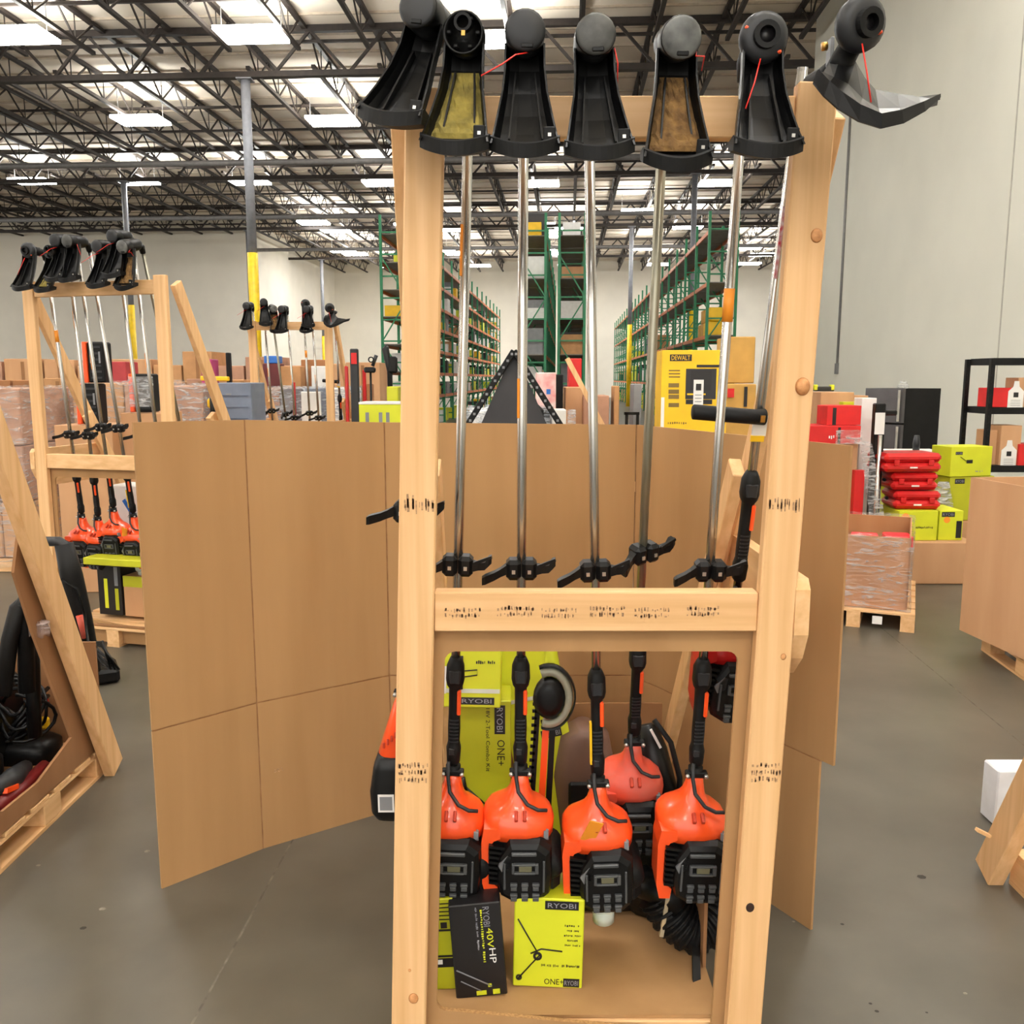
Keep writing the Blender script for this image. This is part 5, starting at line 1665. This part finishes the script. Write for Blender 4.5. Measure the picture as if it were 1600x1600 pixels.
MB().tube([(P(612, 640, 9.9).x, 9.9, 0), P(609, 580, 9.9), P(602, 545, 9.9), P(605, 540, 9.9)], [.02, .03, .04, .02], 10).build('body', BLK, t)
MB().box(P(614, 570, 9.88), (.10, .06, .18), ch=.02).build('motor', BLKM, t)
l, ax, ay, az, fr, sd = carton('tool_carton', 'wide lime carton with white top left of the front post', 'carton', (P(598, 656, 8.8).x, 8.8, .55), (.46, .4, P(598, 632, 8.8).z - .55), 0, LIME)
for u in (-.15, -.02, .05):
    MB().plate(fr(u, .90, .001), ax, az, .035, .2).build('print', GREY, l)
MB().box((P(598, 630, 8.8).x, 9.0, P(598, 632, 8.8).z + .012), (.47, .41, .02)).build('white_lid', WHITE, l)
MB().box((P(598, 700, 8.8).x, 9.0, .274), (.6, .5, .545), ch=.01).build('carton', CARDR, label='brown base carton under the wide lime carton', cat='carton')
bgbox(604, 604, 622, 0, 9.45, .3, LIMED, 'small lime carton behind the wide lime carton')
bgbox(565, 600, 578, 0, 10.6, .3, C3[2], 'brown carton behind the wide lime carton')
# black A-shaped trestle with dark tarp seen between the shafts
tz = thing('trestle', 'black perforated A-shaped trestle with dark panel between the trimmer shafts', 'trestle', (P(803, 660, 7.5).x, 7.5, 0))
ap = P(803, 548, 7.5)
for px in (728, 878):
    f_ = P(px, 668, 7.5)
    e = (f_ - ap)
    e = ap + e * ((ap.z) / (ap.z - f_.z)) if False else f_ + (f_ - ap) * .9
    m = MB().bar(ap, e, .05, .05, up=Y, ch=.006)
    m.build('leg', BLKM, tz)
    m = MB()
    for k in range(22):
        m.box(ap + (e - ap) * (k + .5) / 22 - Y * .026, (.020, .006, .020))
    m.build('hole_row', GREY, tz)
m = MB().prism([(-.02, 0), (.02, 0), (.34, -.72), (-.34, -.72)], ap + Vector((0, .05, -.03)), X, Z, .02)
m.build('dark_panel', mat('charcoal_mesh', (52, 52, 56), .6), tz)
MB().box((ap.x, 7.55, .25), (.9, .3, .5), ch=.03).build('base', BLKM, tz)
bgbox(765, 632, 850, 0, 7.9, .4, BLK, 'black machine body under the dark trestle', name='machine', cat='machine', ch=.05)
wrapped_load('clear wrapped low bundle around the foot of the dark trestle', 732, 860, 640, 8.4, .6, [GREY, WHITE, BLKM], film('cloudy_wrap'), 3, 11)
bgbox(838, 582, 869, 0, 9.1, .4, PINKP, 'pink and white printed display carton right of the trestle')
MB().plate(P(857, 612, 9.095), X, Z, .04, .05, .002).build('print', BLUEP, label='blue picture on the pink display carton', cat='picture')
bgbox(862, 640, 885, 0, 7.95, .3, WHITE, 'white carton under the pink display carton')
bgbox(890, 560, 909, 0, 10.2, .4, REDC, 'bright red carton behind the lumber stick')
bgbox(868, 585, 880, 0, 9.6, .2, BLKM, 'black tool body left of the lumber stick', name='hand_tool', cat='tool')
MB().bar(P(886, 560, 9.2), P(886, 560, 9.2) + (P(922, 628, 9.2) - P(886, 560, 9.2)) * (P(886, 560, 9.2).z / (P(886, 560, 9.2).z - P(922, 628, 9.2).z)), .05, .03, up=Y).build('lumber_stick', WZ, label='pine stick leaning over the brown cardboard', cat='lumber')
bgbox(884, 605, 911, 0, 9.5, .5, C3[0], 'brown cardboard carton under the leaning pine stick')
bgbox(912, 618, 952, 0, 9.4, .5, C3[3], 'rosy brown carton right of the leaning stick')
bgbox(887, 640, 900, 0, 8.0, .05, film('cloudy_wrap'), 'crumpled clear film behind the trimmer shafts', name='plastic_film', cat='plastic film')
bgbox(960, 603, 968, 0, 9.4, .3, C3[1], 'narrow tan board beside the shelf goods', name='board', cat='board')
t = thing('work_stand', 'thin black steel stand left of the yellow carton', 'stand', (P(985, 660, 9.5).x, 9.5, 0))
for px in (979, 996):
    MB().box((P(px, 650, 9.5).x, 9.5, P(px, 645, 9.5).z / 2), (.03, .03, P(px, 645, 9.5).z)).build('leg', BLK, t)
MB().box((P(987, 646, 9.5).x, 9.5, P(985, 646, 9.5).z), (.16, .03, .03)).build('rail', BLK, t)
bgbox(990, 600, 1003, 0, 9.9, .3, GREY, 'grey carton behind the black steel stand')

# yellow generator carton
dy = 6.9
zt_ = P(1070, 547, dy).z
g, ax, ay, az, fr, sd = carton('generator_carton', 'large yellow carton with generator picture behind the cardboard sheet', 'carton', (P(1083, 660, dy).x, dy, 1.16), (.50, .46, zt_ - 1.16), -.06, YEL)
hgt = zt_ - 1.16
def gp(px, py):                               # point on the carton front
    p = P(px, py, dy)
    return p.x - P(1083, 660, dy).x, p.z - 1.16
MB().plate(fr(*gp(1064, 559), .001), ax, az, .165, .05).build('logo_plate', PRBLK, g)
MB().text('DEWALT', fr(*gp(1064, 559), .003), ax, az, .034, .14).build('logo_lettering', YEL, g)
MB().plate(fr(*gp(1095, 600), .001), ax, az, .23, .23).build('generator_picture', DGREY, g)
MB().plate(fr(*gp(1095, 594), .002), ax, az, .16, .15).build('generator_picture', PRBLK, g)
MB().plate(fr(*gp(1110, 572), .002), ax, az, .21, .02).build('generator_picture', PRBLK, g)
MB().plate(fr(*gp(1088, 616), .003), ax, az, .14, .012).build('generator_picture', YEL, g)
MB().plate(fr(*gp(1092, 628), .001), ax, az, .20, .035).build('generator_picture', PRBLK, g)
tg = fr(*gp(1091, 613), .006)
MB().plate(tg, ax, az, .075, .19, .002).build('hang_tag', WHITE, g)
MB().plate(tg + az * .04 - ay * .003, ax, az, .04, .05).build('tag_print', PRBLK, g)
for k in range(3):
    MB().plate(tg - az * (.02 + .025 * k) - ay * .003, ax, az, .05, .006).build('tag_print', GREY, g)
for k, py in enumerate((602, 612, 620, 633)):
    MB().plate(fr(*gp(1053, py), .001), ax, az, .08, .032).build('spec_panel', mat('bronze_print', (120, 96, 40), .5), g)
for k in range(3):
    MB().plate(fr(*gp(1054, 579 + 5 * k), .001), ax, az, .085, .010).build('spec_print', mat('bronze_print', (120, 96, 40), .5), g)
MB().scribble(9, fr(*gp(1058, 661), .001), ax, az, .02, .15).build('print', mat('bronze_print', (120, 96, 40), .5), g)
MB().plate(fr(-.235, .40, .001), ax, az, .025, .35).build('side_label', WHITE, g)
MB().box((P(1083, 660, dy).x, dy + .24, .579), (.62, .56, 1.152), ch=.01).build('carton', CARDR, label='brown base carton under the yellow generator carton', cat='carton')
KR = mat('kraft_yellow_carton', (190, 148, 76), .8)
bgbox(1139, 526, 1181, 0, 8.6, .5, KR, 'tall kraft carton right of the yellow generator carton', zb=P(1150, 600, 8.2).z + .004)
k2 = bgbox(1128, 600, 1182, 0, 8.2, .9, KR, 'wide kraft carton with red mark right of the yellow carton')
MB().plate(P(1142, 614, 8.19), X, Z, .06, .08, .002).build('print', REDC, k2)
MB().plate(P(1165, 620, 8.19), X, Z, .03, .18, .002).build('print', PRBLK, k2)

# ================================================================== pallet rack rows
HU = 7.15
def rack_row(label, x0, x1, y0, y1, levels, step=2.9, near_only=None):
    t = thing('pallet_rack', label, 'pallet rack', W((x0 + x1) / 2, (y0 + y1) / 2))
    t.rotation_euler = (0, 0, -YAW)
    ORG[t] = Vector((0, 0, 0))
    dp = x1 - x0
    fr_ = MB()
    for x in (-dp / 2, dp / 2):
        fr_.box((x, 0, HU / 2), (.085, .085, HU))
        fr_.box((x, 0, .01), (.16, .16, .02))
    z = .3
    k = 0
    while z < HU:
        fr_.box((0, 0, z), (dp, .04, .05))
        if k % 2 == 0 and z + 1.4 < HU:
            a, b = (-dp / 2, dp / 2) if (k // 2) % 2 == 0 else (dp / 2, -dp / 2)
            fr_.bar((a, 0, z), (b, 0, z + 1.35), .04, .04)
        z += .70
        k += 1
    n = max(1, int(round((y1 - y0) / step)))
    ys = [(y0 - (y0 + y1) / 2) + (y1 - y0) * i / n for i in range(n + 1)]
    f0 = None
    for y in ys:
        if f0 is None:
            f0 = fr_.build('upright_frame', GREEN, t)
            f = f0
        else:
            f = f0.copy(); COL.objects.link(f); f.parent = t
        f.location = (0, y, 0)
    bl = (y1 - y0) / n - .09
    bm = dm = None
    for i in range(n):
        yc = (ys[i] + ys[i + 1]) / 2
        for z in levels:
            for x in (-dp / 2, dp / 2):
                if bm is None:
                    bm = MB().box((0, 0, 0), (.05, bl, .12)).build('beam', RORANGE, t)
                    b = bm
                else:
                    b = bm.copy(); COL.objects.link(b); b.parent = t
                b.location = (x, yc, z)
            if dm is None:
                dm = MB().box((0, 0, 0), (dp - .06, bl, .03)).build('wire_deck', DECK, t)
                d_ = dm
            else:
                d_ = dm.copy(); COL.objects.link(d_); d_.parent = t
            d_.location = (0, yc, z + .05)
    return t
LV_R = [1.60, 3.21, 4.89, 6.52]
LV_L = [1.15, 2.05, 2.95, 3.85, 4.72, 5.60, 6.50]
LV_M = [1.5, 2.6, 3.75, 5.05, 6.4]
rack_row('long green pallet rack row right of the shafts with orange beams', 4.50, 5.40, 30, 88, LV_R)
rack_row('green pallet rack row with many close shelves left of the aisle', -6.15, -5.30, 30, 71, LV_L)
rack_row('left one of the two green rack rows seen end on', -1.60, -.74, 30, 53, LV_M)
rack_row('right one of the two green rack rows seen end on', -.30, .54, 30, 53, LV_M)

PAL = [('lime carton', LIME), ('brown carton', C3[0]), ('white carton', WHITE), ('black carton', PRBLK), ('yellow carton', YEL), ('tan carton', C3[1]), ('grey carton', GREY)]
proto = {}
def shelf_item(kind, xw, yw, z, sx, sy, sz, where):
    nm, mt = kind
    key = nm
    if key not in proto:
        o = MB().box((0, 0, .5), (1, 1, 1)).build('carton', mt, label='x', cat='carton', loc=(0, 0, 0))
        proto[key] = o
        first = True
    else:
        o = proto[key].copy(); COL.objects.link(o)
    p = W(xw, yw, z)
    o.location = p
    o.rotation_euler = (0, 0, -YAW)
    o.scale = (sx, sy, sz)
    o['label'] = '%s stored on %s' % (nm, where)
    o['group'] = '%ss stored on %s' % (nm, where)
rnd = random.Random(5)
def fill(x0, x1, y0, y1, levels, step, where, weights, prob, clear, near=0.0, bays=99, own=6):
    n = max(1, int(round((y1 - y0) / step)))
    far = MB()
    for i in range(min(n, bays)):
        ya = y0 + (y1 - y0) * i / n + .15
        yb = y0 + (y1 - y0) * (i + 1) / n - .15
        for z, pr_ in zip(levels, prob):
            y = ya
            while y < yb - .3:
                w = rnd.uniform(.45, 1.0)
                if y + w > yb:
                    break
                if rnd.random() < (pr_ if i > 0 else near):
                    h = rnd.uniform(.35, clear)
                    k = rnd.choices(PAL, weights)[0]
                    xc, sx_ = (x0 + x1) / 2 + rnd.uniform(-.03, .03), (x1 - x0) * rnd.uniform(.65, .88)
                    zb_ = z + .068 if z > .5 else .002
                    if i < own:
                        shelf_item(k, xc, y + w / 2, zb_, sx_, w - .03, h, where)
                    else:
                        far.cur = PAL.index(k)
                        far.box((xc, y + w / 2, zb_ + h / 2), (sx_, w - .03, h))
                y += w
    if far.v:
        far.build('shelf_goods', [q[1] for q in PAL], label='small mixed goods filling the far bays of ' + where, cat='shelf goods', kind='stuff', loc=(0, 0, 0), rot=-YAW)
fill(4.50, 5.40, 30, 88, [0.0] + LV_R[:3], 2.9, 'the right green rack row', [5, 3, 4, 2, 2, 2, 2], [.55, .5, .16, 0], 1.1)
fill(-6.15, -5.30, 30, 71, [0.0] + LV_L[:6], 2.9, 'the left green rack row', [3, 2, 5, 4, 3, 2, 3], [.5, .5, .5, .5, .5, .4, .25], .62, .25)
fill(-1.60, -.74, 30, 53, [0.0] + LV_M, 2.9, 'the left end on rack row', [5, 2, 4, 2, 3, 1, 2], [.8, .8, .8, .8, .6, .2], .88, .9, 2)
fill(-.30, .54, 30, 53, [0.0] + LV_M, 2.9, 'the right end on rack row', [2, 3, 4, 3, 2, 2, 2], [.8, .8, .5, .5, .5, .1], .88, .6, 2)
# goods that stand out on the racks
def wbox_item(name, label, cat, xw, yw, z, s, mt):
    o = MB().box((0, 0, s[2] / 2), s, ch=.02).build(name, mt, label=label, cat=cat, loc=(0, 0, 0))
    o.location = W(xw, yw, z)
    o.rotation_euler = (0, 0, -YAW)
    return o
wbox_item('wrapped_goods', 'pink wrapped goods high on the left end on rack row', 'wrapped goods', -1.17, 29.95 + 1.2, 5.05 + .068, (.74, 1.1, 1.15), PINKP) if False else None
for k, (x, z, mt) in enumerate([(4.95, 3.21, YEL), (4.95, 3.21, KR)]):
    for q in range(3):
        wbox_item('carton', 'yellow carton in the near bay of the right green rack row', 'carton', x, 30.5 + k * 1.25 + (q % 2) * .62, z + .068 + .45 * (q // 2), (.7, .58, .44), mt)['group'] = 'yellow cartons in the near bay of the right rack row'
